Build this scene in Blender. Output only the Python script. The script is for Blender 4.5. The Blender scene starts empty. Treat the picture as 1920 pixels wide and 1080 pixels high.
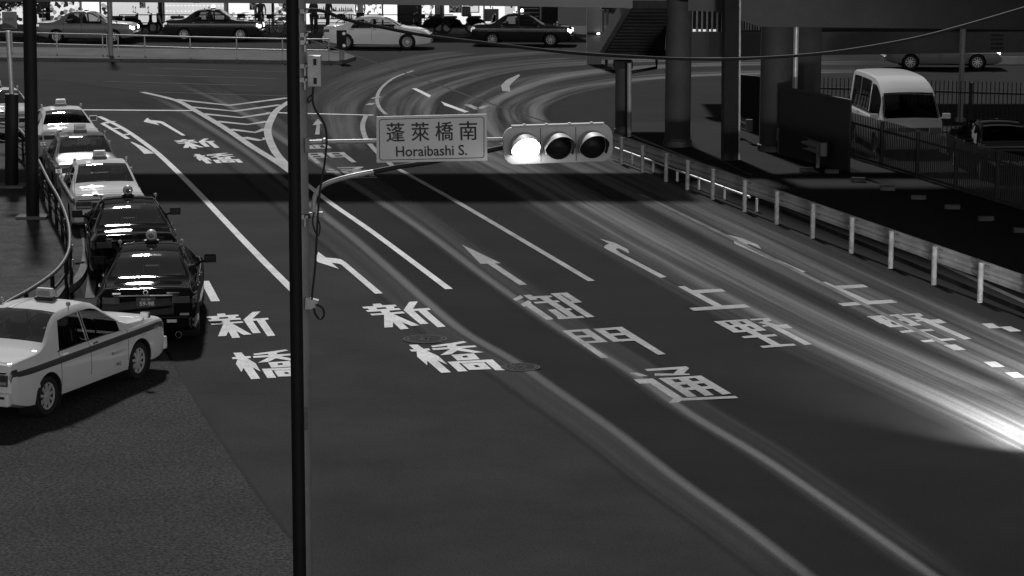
import bpy, bmesh, math, random
from mathutils import Vector, Matrix, geometry
random.seed(7)
R = math.radians
SC = bpy.context.scene
COL = SC.collection

# ------------------------------------------------------------------ camera
FPX, HCAM = 4350.0, 8.2
PITCH = math.atan(782 / FPX)
cd = bpy.data.cameras.new('camera'); cam = bpy.data.objects.new('camera', cd); COL.objects.link(cam)
cam.location = (0, 0, HCAM); cam.rotation_euler = (math.pi / 2 - PITCH, 0, 0)
cd.sensor_width = 36; cd.lens = 36 * FPX / 1920; cd.clip_start = 0.5; cd.clip_end = 2000
SC.camera = cam
# ------------------------------------------------------------------ light
SUN_DIR = Vector((0.20, -1.0, -0.86)).normalized()      # direction the light travels
SUN_EL = math.asin(-SUN_DIR.z)
w = bpy.data.worlds.new('World'); SC.world = w; w.use_nodes = True
nt = w.node_tree; nt.nodes.clear()
sky = nt.nodes.new('ShaderNodeTexSky'); sky.sky_type = 'NISHITA'; sky.sun_disc = False
# low sky glow added behind the camera as fill for sides facing it; the key lamp-light is the sun lamp below
sky.sun_elevation = R(12); sky.sun_rotation = R(165)
bw = nt.nodes.new('ShaderNodeRGBToBW'); bg = nt.nodes.new('ShaderNodeBackground'); wo = nt.nodes.new('ShaderNodeOutputWorld')
bg.inputs['Strength'].default_value = 0.06
nt.links.new(sky.outputs[0], bw.inputs[0]); nt.links.new(bw.outputs[0], bg.inputs['Color']); nt.links.new(bg.outputs[0], wo.inputs[0])
sl = bpy.data.lights.new('sun', 'SUN'); sl.energy = 3.1; sl.angle = R(3.5); sl.color = (1, 1, 1)
so = bpy.data.objects.new('sun', sl); COL.objects.link(so)
so.rotation_euler = SUN_DIR.to_track_quat('-Z', 'Y').to_euler()
SC.view_settings.view_transform = 'Standard'; SC.view_settings.look = 'None'
SC.view_settings.exposure = 0.0; SC.view_settings.gamma = 1.0
try: SC.cycles.use_denoising = True
except Exception: pass
SC.cycles.max_bounces = 8; SC.cycles.transparent_max_bounces = 16

# ------------------------------------------------------------------ pixel <-> world (surveying helpers)
SP, CP = math.sin(PITCH), math.cos(PITCH)
def G(u, v, z=0.0):
    a = (v - 540) / FPX; d = (HCAM - z) / (SP + a * CP)
    return Vector(((u - 960) / FPX * d, d * (CP - a * SP), z))
def V(u, v, Y):
    a = (v - 540) / FPX; d = Y / (CP - a * SP)
    return Vector(((u - 960) / FPX * d, Y, HCAM - d * (SP + a * CP)))

# ------------------------------------------------------------------ materials
MATS = {}
def mat(name, v, rough=0.5, metal=0.0, spec=0.5, coat=0.0, emit=0.0, n1=None, n2=None, bump=None, alpha=None):
    if name in MATS: return MATS[name]
    m = bpy.data.materials.new(name); m.use_nodes = True; t = m.node_tree; b = t.nodes['Principled BSDF']
    b.inputs['Base Color'].default_value = (v, v, v, 1); b.inputs['Roughness'].default_value = rough
    b.inputs['Metallic'].default_value = metal; b.inputs['Specular IOR Level'].default_value = spec
    b.inputs['Coat Weight'].default_value = coat; b.inputs['Coat Roughness'].default_value = 0.04
    if emit:
        b.inputs['Emission Color'].default_value = (1, 1, 1, 1); b.inputs['Emission Strength'].default_value = emit
    tc = None
    def noise(scale, detail, rough_=0.6):
        nonlocal tc
        if tc is None: tc = t.nodes.new('ShaderNodeTexCoord')
        n = t.nodes.new('ShaderNodeTexNoise'); n.inputs['Scale'].default_value = scale
        n.inputs['Detail'].default_value = detail; n.inputs['Roughness'].default_value = rough_
        t.links.new(tc.outputs['Object'], n.inputs['Vector']); return n
    cur = None
    for spec_ in (n1, n2):
        if not spec_: continue
        sc_, amt = spec_[0], spec_[1]
        n = noise(sc_, 5)
        mr = t.nodes.new('ShaderNodeMapRange'); mr.inputs['From Min'].default_value = 0.3; mr.inputs['From Max'].default_value = 0.7
        mr.inputs['To Min'].default_value = 1 - amt; mr.inputs['To Max'].default_value = 1 + amt
        t.links.new(n.outputs['Fac'], mr.inputs['Value'])
        mu = t.nodes.new('ShaderNodeMath'); mu.operation = 'MULTIPLY'
        if cur is None: mu.inputs[0].default_value = v
        else: t.links.new(cur, mu.inputs[0])
        t.links.new(mr.outputs[0], mu.inputs[1]); cur = mu.outputs[0]
    if cur is not None: t.links.new(cur, b.inputs['Base Color'])
    if bump:
        n = noise(bump[0], 3); bp = t.nodes.new('ShaderNodeBump'); bp.inputs['Strength'].default_value = bump[1]
        bp.inputs['Distance'].default_value = bump[2] if len(bump) > 2 else 0.01
        t.links.new(n.outputs['Fac'], bp.inputs['Height']); t.links.new(bp.outputs[0], b.inputs['Normal'])
    MATS[name] = m; return m
def glass(name, tint, gloss=0.12):
    if name in MATS: return MATS[name]
    m = bpy.data.materials.new(name); m.use_nodes = True; t = m.node_tree; t.nodes.clear()
    o = t.nodes.new('ShaderNodeOutputMaterial'); mx = t.nodes.new('ShaderNodeMixShader')
    tr = t.nodes.new('ShaderNodeBsdfTransparent'); tr.inputs[0].default_value = (tint, tint, tint, 1)
    gl = t.nodes.new('ShaderNodeBsdfGlossy'); gl.inputs['Roughness'].default_value = 0.03
    fr = t.nodes.new('ShaderNodeFresnel'); fr.inputs[0].default_value = 1.5
    ad = t.nodes.new('ShaderNodeMath'); ad.operation = 'MULTIPLY'; ad.inputs[1].default_value = gloss
    t.links.new(fr.outputs[0], ad.inputs[0]); t.links.new(ad.outputs[0], mx.inputs[0])
    t.links.new(tr.outputs[0], mx.inputs[1]); t.links.new(gl.outputs[0], mx.inputs[2]); t.links.new(mx.outputs[0], o.inputs[0])
    MATS[name] = m; return m
def pattern(name, lo, hi, scale, emit=0.0, kind='VORONOI', thresh=0.5, stretch=(1, 1, 1)):
    """printed matter / goods: hard-edged pale and dark patches"""
    if name in MATS: return MATS[name]
    m = bpy.data.materials.new(name); m.use_nodes = True; t = m.node_tree; b = t.nodes['Principled BSDF']
    tc = t.nodes.new('ShaderNodeTexCoord'); mp = t.nodes.new('ShaderNodeMapping'); mp.inputs['Scale'].default_value = stretch
    t.links.new(tc.outputs['Object'], mp.inputs[0])
    if kind == 'VORONOI':
        n = t.nodes.new('ShaderNodeTexVoronoi'); n.inputs['Scale'].default_value = scale
        t.links.new(mp.outputs[0], n.inputs['Vector']); out = n.outputs['Color']
        s = t.nodes.new('ShaderNodeRGBToBW'); t.links.new(out, s.inputs[0]); out = s.outputs[0]
    else:
        n = t.nodes.new('ShaderNodeTexNoise'); n.inputs['Scale'].default_value = scale; n.inputs['Detail'].default_value = 6
        t.links.new(mp.outputs[0], n.inputs['Vector']); out = n.outputs['Fac']
    mr = t.nodes.new('ShaderNodeMapRange'); mr.inputs['From Min'].default_value = thresh - .12; mr.inputs['From Max'].default_value = thresh + .12
    mr.inputs['To Min'].default_value = lo; mr.inputs['To Max'].default_value = hi
    t.links.new(out, mr.inputs['Value']); t.links.new(mr.outputs[0], b.inputs['Base Color'])
    b.inputs['Roughness'].default_value = .6
    if emit:
        t.links.new(mr.outputs[0], b.inputs['Emission Color']); b.inputs['Emission Strength'].default_value = emit
    MATS[name] = m; return m

M_ROAD = mat('asphalt', 0.0125, rough=.95, spec=.06, n1=(.35, .28), n2=(38, .5), bump=(140, .25, .004))
M_ROUGH = mat('rough_asphalt', 0.042, rough=.95, spec=.06, n1=(.5, .18), n2=(22, .85), bump=(30, 1.0, .02))
M_LANE_LIT = mat('lit_lane_asphalt', 0.029, rough=.95, spec=.06, n1=(.4, .26), n2=(40, .42), bump=(140, .25, .004))  # paler copy of the asphalt, standing for stronger light on the left lanes
M_FAR = mat('far_asphalt', 0.024, rough=.95, spec=.05, n1=(.3, .2), n2=(40, .3))
M_PAINT = mat('road_paint', 0.72, rough=.95, spec=.06, n1=(1.4, .16), n2=(24, .24))
M_DIM_WORN = mat('dim_worn_paint', 0.34, rough=.95, spec=.06, n1=(1.2, .22), n2=(28, .26))  # worn paint, darkened further for the weaker light on the right lanes
M_HATCH = mat('hatch_paint', 0.46, rough=.95, spec=.06, n1=(1.3, .2), n2=(30, .25))
M_THIN = mat('thin_worn_paint', 0.15, rough=.95, spec=.06, n1=(1.2, .3), n2=(45, .2))
M_GUTTER = mat('pale_gutter', 0.15, rough=.95, spec=.06, n1=(1.5, .2), n2=(50, .15))  # pale tone of the narrow gutter patch
M_GUTTER2 = mat('dull_gutter', 0.034, rough=.95, spec=.06, n1=(1.0, .2), n2=(50, .15))  # duller tone of the wide gutter patch
M_PAVE = mat('pavement_blocks', 0.05, rough=.95, spec=.1, n1=(1.5, .4), n2=(14, .4), bump=(20, .6, .01))
M_KERB = mat('kerb_stone', 0.17, rough=.95, spec=.1, n1=(2, .3), n2=(40, .25), bump=(40, .3))
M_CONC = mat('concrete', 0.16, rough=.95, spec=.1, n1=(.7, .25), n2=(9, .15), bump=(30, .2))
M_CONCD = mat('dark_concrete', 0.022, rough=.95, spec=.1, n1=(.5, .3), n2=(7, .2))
M_STEEL = mat('painted_steel', 0.22, rough=.5, n1=(3, .15), n2=(30, .08))
M_STEELD = mat('dark_painted_steel', 0.010, rough=.6, spec=.2, n1=(3, .2))
M_GALV = mat('galvanised_steel', 0.42, rough=.45, metal=.3, n1=(5, .2), n2=(60, .15))
M_GUARD = mat('guard_rail_paint', 0.22, rough=.5, n1=(1.2, .25), n2=(25, .15))
M_BLACK = mat('black_rubber', 0.012, rough=.7, n1=(20, .2))
M_DKPLAS = mat('dark_plastic', 0.02, rough=.4, n1=(20, .1))
M_CHROME = mat('chrome', 0.75, rough=.12, metal=1)
M_WHITE = mat('white_car_paint', 0.74, rough=.6, spec=0, coat=.7, n1=(2, .03))
M_SILVER = mat('silver_car_paint', 0.30, rough=.35, metal=.4, coat=.6, n1=(2, .04))
M_BLKP = mat('black_car_paint', 0.004, rough=.6, spec=0, coat=.45, n1=(2, .1))
M_DGREY = mat('dark_grey_car_paint', 0.022, rough=.6, spec=0, coat=.8, n1=(2, .1))
M_GREYP = mat('grey_car_paint', 0.16, rough=.35, coat=.7, n1=(2, .05))
M_STRIPE = mat('dark_stripe_paint', 0.035, rough=.4, coat=.5, n1=(4, .1))
M_GLASS = glass('car_glass', .42, .45)
M_GLASSD = glass('dark_car_glass', .25, .45)
M_SEAT = mat('seat_fabric', 0.05, rough=.9, n1=(10, .2))
M_COVER = mat('white_seat_cover', 0.55, rough=.9, n1=(10, .1))
M_TYRE = mat('tyre_rubber', 0.014, rough=.8, n1=(30, .2))
M_TAIL = mat('tail_lens', 0.06, rough=.15, coat=.6)
M_TAILR = mat('pale_tail_lens', 0.30, rough=.15, coat=.6)
M_HEAD = mat('head_lens', 0.5, rough=.08, metal=.5, coat=.8)
M_HEADL = mat('lit_head_lens', 0.9, emit=5)
M_TAILL = mat('lit_tail_lens', 0.35, emit=.5, rough=.2)
M_SIGNL = mat('lit_roof_sign', 0.9, emit=3)
M_SIGNU = mat('roof_sign_plastic', 0.42, rough=.4, n1=(9, .25))
M_SIGNB = mat('sign_face', 0.62, rough=.6, n1=(3, .06))
M_INK = mat('sign_ink', 0.012, rough=.5)
M_WTEXT = mat('pale_lettering', 0.55, rough=.5)
M_PLATE = mat('plate_green', 0.03, rough=.5)
M_LENSG = mat('lit_signal_lens', 0.9, emit=22)
M_LENSO = mat('unlit_signal_lens', 0.008, rough=.4, spec=.2)
M_HOODO = mat('signal_housing', 0.42, rough=.5, n1=(4, .1), n2=(30, .06))
M_LEAF = mat('leaf', 0.06, rough=.7, n1=(3, .4))
M_BARK = mat('bark', 0.06, rough=.9, n1=(6, .3))
M_SKIN = mat('skin', 0.35, rough=.6)
M_CLOTH = mat('dark_cloth', 0.03, rough=.9, n1=(8, .2))
M_CLOTHL = mat('pale_cloth', 0.4, rough=.9, n1=(8, .1))

# ------------------------------------------------------------------ mesh builder
class MB:
    def __init__(s): s.v = []; s.f = []; s.m = []
    def poly(s, pts, mi=0):
        i = len(s.v); s.v += [tuple(p) for p in pts]; s.f.append(tuple(range(i, i + len(pts)))); s.m.append(mi)
    def grid(s, rows, mi=0, skip=None, flip=False, close=False):
        i = len(s.v); n = len(rows[0])
        for r in rows: s.v += [tuple(p) for p in r]
        for a in range(len(rows) - 1):
            for b in range(n if close else n - 1):
                if skip and skip(a, b): continue
                b2 = (b + 1) % n
                q = (i + a * n + b, i + a * n + b2, i + (a + 1) * n + b2, i + (a + 1) * n + b)
                s.f.append(q[::-1] if flip else q); s.m.append(mi)
    def box(s, c, size, rz=0, mi=0, M=None):
        hx, hy, hz = size[0] / 2, size[1] / 2, size[2] / 2
        ca, sa = math.cos(rz), math.sin(rz); P = []
        for z in (-hz, hz):
            for x, y in ((-hx, -hy), (hx, -hy), (hx, hy), (-hx, hy)):
                p = Vector((x * ca - y * sa, x * sa + y * ca, z))
                if M: p = M @ Vector((x, y, z))
                P.append(Vector(c) + p)
        i = len(s.v); s.v += [tuple(p) for p in P]
        for q in ((3, 2, 1, 0), (4, 5, 6, 7), (0, 1, 5, 4), (1, 2, 6, 5), (2, 3, 7, 6), (3, 0, 4, 7)):
            s.f.append(tuple(i + k for k in q)); s.m.append(mi)
    def hexa(s, b4, t4, mi=0):
        i = len(s.v); s.v += [tuple(p) for p in b4] + [tuple(p) for p in t4]
        for q in ((3, 2, 1, 0), (4, 5, 6, 7), (0, 1, 5, 4), (1, 2, 6, 5), (2, 3, 7, 6), (3, 0, 4, 7)):
            s.f.append(tuple(i + k for k in q)); s.m.append(mi)
    def tube(s, pts, r, n=10, mi=0, cap=True):
        pts = [Vector(p) for p in pts]; rs = r if isinstance(r, (list, tuple)) else [r] * len(pts)
        rings = []; up = None
        for k, p in enumerate(pts):
            d = (pts[min(k + 1, len(pts) - 1)] - pts[max(k - 1, 0)]).normalized()
            if up is None:
                up = d.orthogonal().normalized()
            up = (up - d * up.dot(d)).normalized(); sd = d.cross(up)
            rings.append([p + (up * math.cos(2 * math.pi * j / n) + sd * math.sin(2 * math.pi * j / n)) * rs[k] for j in range(n)])
        s.grid(rings, mi, close=True)
        if cap:
            s.poly(rings[0][::-1], mi); s.poly(rings[-1], mi)
    def lathe(s, c, ax, prof, n=24, mi=0):
        """prof: list of (radius, offset along ax)"""
        ax = Vector(ax).normalized(); u = ax.orthogonal().normalized(); w_ = ax.cross(u); c = Vector(c)
        s.grid([[c + ax * o + (u * math.cos(2 * math.pi * j / n) + w_ * math.sin(2 * math.pi * j / n)) * r for j in range(n)] for r, o in prof], mi, close=True)
    def build(s, name, mats, parent=None, smooth=False, bevel=0, sharp=35, split=False):
        if split:
            par = list(range(len(s.v))); pos = {}
            def fnd(a):
                while par[a] != a: par[a] = par[par[a]]; a = par[a]
                return a
            for i, p in enumerate(s.v):
                k = (round(p[0], 4), round(p[1], 4), round(p[2], 4))
                if k in pos: par[fnd(i)] = fnd(pos[k])
                else: pos[k] = i
            for f in s.f:
                for a in f[1:]: par[fnd(a)] = fnd(f[0])
            gr = {}
            for f, m_ in zip(s.f, s.m): gr.setdefault(fnd(f[0]), []).append((f, m_))
            out = []
            for fs in gr.values():
                b2 = MB()
                for f, m_ in fs: b2.poly([s.v[a] for a in f], m_)
                out.append(b2.build(name, mats, parent, smooth, bevel, sharp))
            return out[0]
        me = bpy.data.meshes.new(name); me.from_pydata(s.v, [], s.f); me.update()
        if not isinstance(mats, (list, tuple)): mats = [mats]
        for m in mats: me.materials.append(m)
        me.polygons.foreach_set('material_index', s.m)
        bm = bmesh.new(); bm.from_mesh(me)
        bmesh.ops.remove_doubles(bm, verts=bm.verts, dist=1e-5)
        if smooth:
            for f in bm.faces: f.smooth = True
            for e in bm.edges:
                if len(e.link_faces) == 2 and e.calc_face_angle(0) > R(sharp): e.smooth = False
        bm.to_mesh(me); bm.free()
        o = bpy.data.objects.new(name, me); COL.objects.link(o)
        if parent: o.parent = parent
        if bevel:
            b = o.modifiers.new('bevel', 'BEVEL'); b.width = bevel; b.segments = 2; b.limit_method = 'ANGLE'; b.angle_limit = R(40)
        return o
def tag(o, label=None, cat=None, group=None, kind=None):
    if label: o['label'] = label
    if cat: o['category'] = cat
    if group: o['group'] = group
    if kind: o['kind'] = kind
    return o
def empty(name, loc=(0, 0, 0), rz=0):
    o = bpy.data.objects.new(name, None); COL.objects.link(o); o.location = loc; o.rotation_euler = (0, 0, rz); o.empty_display_size = .2
    return o
def copy_tree(o, parent=None):
    c = o.copy(); COL.objects.link(c); c.parent = parent
    for ch in o.children: copy_tree(ch, c)
    return c
def struct(o): o['kind'] = 'structure'; return o
def text_mesh(body, size, bold=0.0):
    c = bpy.data.curves.new('t', 'FONT'); c.body = body; c.size = size; c.offset = bold; c.align_x = 'CENTER'; c.align_y = 'CENTER'; c.resolution_u = 3
    o = bpy.data.objects.new('t', c); COL.objects.link(o)
    dg = bpy.context.evaluated_depsgraph_get(); me = bpy.data.meshes.new_from_object(o.evaluated_get(dg))
    bpy.data.objects.remove(o); return me
def text_part(name, body, size, mtx, m, parent=None, bold=0.0, width=None, height=None):
    me = text_mesh(body, size, bold)
    xs = [v.co.x for v in me.vertices]; ys = [v.co.y for v in me.vertices]
    cx, cy = (min(xs) + max(xs)) / 2, (min(ys) + max(ys)) / 2
    sx = (width / (max(xs) - min(xs))) if width else 1; sy = (height / (max(ys) - min(ys))) if height else (sx if width else 1)
    for v in me.vertices: v.co = mtx @ Vector(((v.co.x - cx) * sx, (v.co.y - cy) * sy, 0))
    me.materials.clear(); me.materials.append(m)
    o = bpy.data.objects.new(name, me); COL.objects.link(o); o.parent = parent; return o

# ------------------------------------------------------------------ ground sheets
g = MB(); g.poly([(-300, -30, 0), (300, -30, 0), (300, 500, 0), (-300, 500, 0)])
struct(g.build('road', M_ROAD))
def sheet(name, pts, z, m):
    b = MB(); P = [Vector((p[0], p[1], z)) for p in pts]
    for t in geometry.tessellate_polygon([P]): b.poly([P[i] for i in t])
    return struct(b.build(name, m))
def gp(px): return [G(*p) for p in px]
# the two left-turn lanes (paler, standing for the stronger light there), the far crossing road (darker) and the rough driveway
sheet('lane_surface', gp([(150, 540), (230, 690), (440, 1000), (500, 1180), (1700, 1230), (1520, 1085), (1390, 985), (1270, 900), (1150, 808), (1040, 731), (960, 676), (870, 624), (800, 567), (735, 510), (660, 445), (600, 398), (545, 350), (470, 290), (400, 244), (330, 202), (170, 208), (60, 208), (150, 400)]), .004, M_LANE_LIT)
sheet('driveway_surface', gp([(-140, 560), (150, 560), (262, 566), (330, 690), (420, 835), (500, 950), (545, 1010), (640, 1180), (-200, 1180)]), .008, M_ROUGH)
sheet('crossing_road', gp([(-300, 118), (640, 118), (640, 150), (560, 172), (265, 172), (100, 150), (-300, 140)]), .004, M_FAR)

# ------------------------------------------------------------------ road paint
ZP = 0.013
def tess(outer, holes=(), z=ZP):
    P = [[Vector((p[0], p[1], z)) for p in outer]] + [[Vector((p[0], p[1], z)) for p in h] for h in holes]
    flat = [p for l in P for p in l]
    return flat, geometry.tessellate_polygon(P)
def frame(ox, oy, s):
    return lambda pts: [(ox + x / s, oy + y / s) for x, y in pts]
def mark(name, comps, m, fn=None):
    """comps: list of (outer, holes) in ground coordinates"""
    b = MB()
    for outer, holes in comps:
        flat, tris = tess(outer, holes)
        if fn: flat = [fn(p) for p in flat]
        for t in tris: b.poly([flat[i] for i in t])
    return struct(b.build(name, m))
def fcomps(F, comps):
    return [([tuple(G(*p))[:2] for p in F(o)], [[tuple(G(*p))[:2] for p in F(h)] for h in hs]) for o, hs in comps]
F1, F2, F3, F4, F5, F6 = frame(670, 555, 10.667), frame(750, 625, 9.143), frame(950, 535, 10.667), frame(1040, 600, 8.727), frame(1170, 680, 8.348), frame(1250, 525, 6.857)
K_SHIN = fcomps(F1, [
 ([(95,230),(330,213),(300,172),(460,162),(505,198),(755,185),(793,217),(722,224),(750,260),(835,254),(872,288),(632,305),(665,342),(905,322),(958,357),(722,375),(1240,600),(1080,612),(888,535),(1028,668),(865,682),(712,535),(712,635),(540,643),(535,388),(290,403),(250,370),(500,353),(465,318),(212,332),(170,297),(243,292),(205,260),(128,262)], [[(375,248),(560,235),(595,268),(400,280)]]),
 ([(925,295),(1040,130),(1210,118),(1110,272),(1430,252),(1468,285),(1385,298),(1765,625),(1605,638),(1215,308),(1135,315),(1425,568),(1260,577)], [])])
K_BASHI = fcomps(F2, [
 ([(152,210),(300,203),(400,275),(495,268),(522,300),(458,310),(655,400),(815,548),(630,472),(870,678),(708,690),(465,480),(468,560),(295,412),(285,322),(197,325),(162,292),(240,285)], []),
 ([(530,225),(830,185),(1080,145),(1150,165),(948,207),(985,235),(1285,218),(1320,245),(1050,268),(1435,335),(1270,349),(985,305),(878,370),(690,388),(860,282),(570,300),(540,268),(825,248),(800,225),(560,252)], []),
 ([(875,380),(1265,355),(1370,455),(985,480)], [[(1060,398),(1145,392),(1175,425),(1090,432)]]),
 ([(815,500),(1585,458),(1795,645),(1635,645),(1470,505),(1010,525),(1160,660),(1000,668)], []),
 ([(1055,530),(1440,512),(1568,625),(1185,640)], [[(1255,560),(1330,556),(1375,590),(1300,594)]])])
K_O = fcomps(F3, [
 ([(120,290),(275,208),(340,255),(195,325)], []),
 ([(280,390),(430,310),(500,360),(490,378),(940,690),(800,705),(385,430),(340,440)], []),
 ([(330,210),(475,198),(530,232),(880,215),(920,243),(835,258),(920,318),(1020,310),(1070,345),(990,355),(1170,475),(1265,470),(1318,503),(1240,512),(1400,632),(1510,625),(1560,660),(1040,690),(1003,655),(1030,652),(820,500),(975,490),(1200,645),(1245,638),(820,362),(575,378),(535,345),(765,330),(660,265),(590,268),(615,295),(470,308)], []),
 ([(870,175),(1205,155),(1510,350),(1325,368),(1760,645),(1600,655)], [[(1075,200),(1100,195),(1300,325),(1275,332)]])])
K_MON = fcomps(F4, [
 ([(120,185),(545,155),(870,370),(545,392),(885,632),(760,635)], [[(265,210),(450,197),(540,258),(350,268)], [(400,300),(600,290),(685,348),(485,360)]]),
 ([(630,155),(1100,122),(1815,570),(1690,580),(1305,348),(960,368)], [[(820,180),(1010,165),(1100,220),(905,235)], [(955,268),(1155,255),(1245,315),(1045,325)]])])
K_TORI = fcomps(F5, [
 ([(80,172),(205,165),(380,220),(240,228)], []),
 ([(320,112),(970,68),(1020,98),(935,182),(1025,185),(1028,203),(480,217),(478,180),(775,182),(845,115),(370,143)], []),
 ([(540,255),(900,232),(1205,212),(1680,495),(1545,512),(1385,418),(1270,425),(1410,520),(1270,530),(1120,435),(1000,442),(1140,540),(1000,550)], [[(735,275),(850,267),(915,312),(805,322)], [(1000,260),(1115,250),(1185,295),(1075,303)], [(865,358),(985,350),(1052,397),(935,405)], [(1130,342),(1250,332),(1325,378),(1210,387)]]),
 ([(150,272),(450,258),(925,565),(1740,532),(1790,565),(900,608),(850,635),(700,640),(770,575),(410,335),(240,340)], [])])
K_UE = fcomps(F6, [([(140,90),(230,85),(330,138),(700,120),(760,155),(415,178),(715,335),(1000,320),(1080,358),(350,405),(290,368),(610,345)], [])])
K_NO = fcomps(F6, [
 ([(605,540),(1030,512),(1285,655),(1145,668),(1230,715),(1390,705),(1425,728),(1280,740),(1460,835),(1630,828),(1670,850),(1240,882),(1195,858),(1350,845),(1170,745),(1000,758),(960,735),(1115,718),(1030,675),(865,685)], [[(745,550),(800,547),(865,587),(815,590)], [(915,542),(970,540),(1030,575),(975,580)], [(862,612),(920,610),(985,650),(930,655)], [(1025,602),(1075,600),(1145,638),(1095,642)]]),
 ([(1060,510),(1310,498),(1350,530),(1290,548),(1420,585),(1540,575),(1620,625),(1510,635),(1440,610),(1870,835),(1775,845),(1310,600),(1245,610),(1220,590),(1300,585),(1170,555),(1250,540),(1235,520),(1090,528)], [])])
A_LEFT = fcomps(frame(560, 440, 4.364), [([(140,205),(160,145),(225,192),(300,198),(345,206),(385,230),(688,485),(625,488),(350,250),(320,240),(270,235),(330,285),(155,228)], [])])
A_STR = fcomps(frame(560, 440, 4.364), [([(1335,85),(1655,238),(1607,240),(1868,413),(1808,418),(1545,242),(1488,243)], [])])
A_FAR = fcomps(frame(240, 130, 5.684), [([(165,562),(205,520),(240,545),(330,552),(375,562),(615,708),(575,710),(350,580),(300,572),(335,600)], [])])
A_RIGHT = fcomps(frame(1100, 430, 9.6), [([(240,178),(500,248),(740,370),(770,445),(700,410),(590,355),(540,350),(530,375),(600,430),(1440,868),(1325,882),(380,380),(315,340),(320,310),(350,290),(405,272)], [])])
def sim(a0, a1, b0, b1):
    """similarity on the ground that carries pixels a0,a1 onto b0,b1"""
    c = lambda p: complex(*G(*p)[:2])
    k = (c(b1) - c(b0)) / (c(a1) - c(a0)); a, b = c(a0), c(b0)
    def fn(p):
        q = (complex(p[0], p[1]) - a) * k + b; return Vector((q.real, q.imag, p[2]))
    return fn
for c in (K_SHIN, K_BASHI): mark('road_character', c, M_PAINT)
fL = sim((835, 613), (828, 700), (516, 630), (471.7, 712))
for c in (K_SHIN, K_BASHI): mark('road_character', c, M_PAINT, fL)
fF = sim((835, 613), (828, 700), (411.5, 277.4), (387.8, 307.3))
for c in (K_SHIN, K_BASHI): mark('road_character', c, M_PAINT, fF)
for c in (K_O, K_MON, K_TORI, K_UE, K_NO): mark('road_character', c, M_DIM_WORN)
fG = sim((1248, 665.9), (1384.4, 747.7), (668.3, 305.2), (708, 334))
for c in (K_O, K_MON, K_TORI): mark('road_character', c, M_DIM_WORN, fG)
dU = G(1535, 530) - G(1270, 538)
for c in (K_UE, K_NO): mark('road_character', c, M_DIM_WORN, lambda p: p + dU)
for c, m in ((A_LEFT, M_PAINT), (A_STR, M_DIM_WORN), (A_FAR, M_PAINT), (A_RIGHT, M_DIM_WORN)): mark('road_arrow', c, m)
dA = G(1375, 452) - G(1133, 460); mark('road_arrow', A_RIGHT, M_DIM_WORN, lambda p: p + dA)
def smooth_line(P, n=6):
    P = [Vector(p) for p in P]; out = []
    for i in range(len(P) - 1):
        p0, p1, p2, p3 = P[max(i - 1, 0)], P[i], P[i + 1], P[min(i + 2, len(P) - 1)]
        for k in range(n):
            t = k / n
            out.append(.5 * ((2 * p1) + (p2 - p0) * t + (2 * p0 - 5 * p1 + 4 * p2 - p3) * t * t + (3 * p1 - p0 - 3 * p2 + p3) * t ** 3))
    out.append(P[-1]); return out
def strip(name, px, width, m, z=ZP, curve=True, world=False):
    P = [Vector((p[0], p[1], z)) for p in px] if world else [G(*p) for p in px]
    if curve and len(P) > 2: P = smooth_line(P)
    b = MB(); L, Rr = [], []
    ws = width if isinstance(width, (list, tuple)) else None
    for k, p in enumerate(P):
        d = (P[min(k + 1, len(P) - 1)] - P[max(k - 1, 0)]).normalized(); n = Vector((-d.y, d.x, 0))
        wd = width if ws is None else ws[0] + (ws[1] - ws[0]) * k / max(1, len(P) - 1)
        q = Vector((p.x, p.y, z)); L.append(q + n * wd / 2); Rr.append(q - n * wd / 2)
    b.grid([L, Rr]); return struct(b.build(name, m))
strip('edge_line', [(186,219),(228,240),(264,264),(300,292),(345,335),(385,376),(420,413),(485,481),(552,548)], .17, M_PAINT)
strip('edge_line', [(192,232),(222,250),(240,261)], .15, M_PAINT)
for a, c in (((196,232),(212,228)), ((213,242),(229,240.5)), ((229,254),(247,252))): strip('edge_line', [a, c], .25, M_PAINT, z=ZP + .003)
strip('edge_line', [(246,267),(262,276),(280,289)], [.05, .30], M_PAINT, z=ZP + .003)
strip('edge_line', [(384,528),(404,566)], .17, M_PAINT)
strip('lane_line', [(546,322),(612,375.5),(700,437),(842,543)], .155, M_PAINT)
strip('lane_line', [(735,311),(860,381),(1109,528)], .15, M_DIM_WORN)
strip('lane_line', [(687,216),(680,235),(685,258),(704,283),(735,311)], .16, M_DIM_WORN, z=ZP + .003)
strip('lane_line', [(775,133),(738,147),(714,167),(707,186),(712,203),(724,215)], .13, M_DIM_WORN)
strip('lane_line', [(1200,365),(1345,435),(1520,522),(1700,612),(1790,655)], .13, M_THIN, z=ZP + .0015)
for a, c in (((1640,596),(1662,608)), ((1850,608),(1866,617)), ((1884,614),(1905,623)), ((1780,648),(1800,658)), ((1855,680),(1872,690)), ((1895,700),(1912,710))):
    strip('lane_dash', [a, c], .22, M_DIM_WORN, z=ZP + .004)
strip('stop_line', [(150,206.5),(365,208)], .30, M_PAINT)
strip('stop_line', [(500,211.5),(700,216.5)], .26, M_PAINT)
for a, c in (((282,128),(539,135.5)), ((240,140.5),(518,148)), ((193,153),(480,161)), ((262,172.5),(545,181))):
    strip('crossing_line', [a, c], .11, M_THIN)
strip('island_line', [(267,173.5),(330,189),(366,208),(420,240),(470,274),(520,305),(548,325)], .24, M_HATCH, z=ZP + .004)
strip('island_line', [(560,178),(545,190),(520,207),(507,228),(502,245),(505,262),(515,284),(530,303),(548,320)], .24, M_HATCH, z=ZP + .007)
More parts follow.
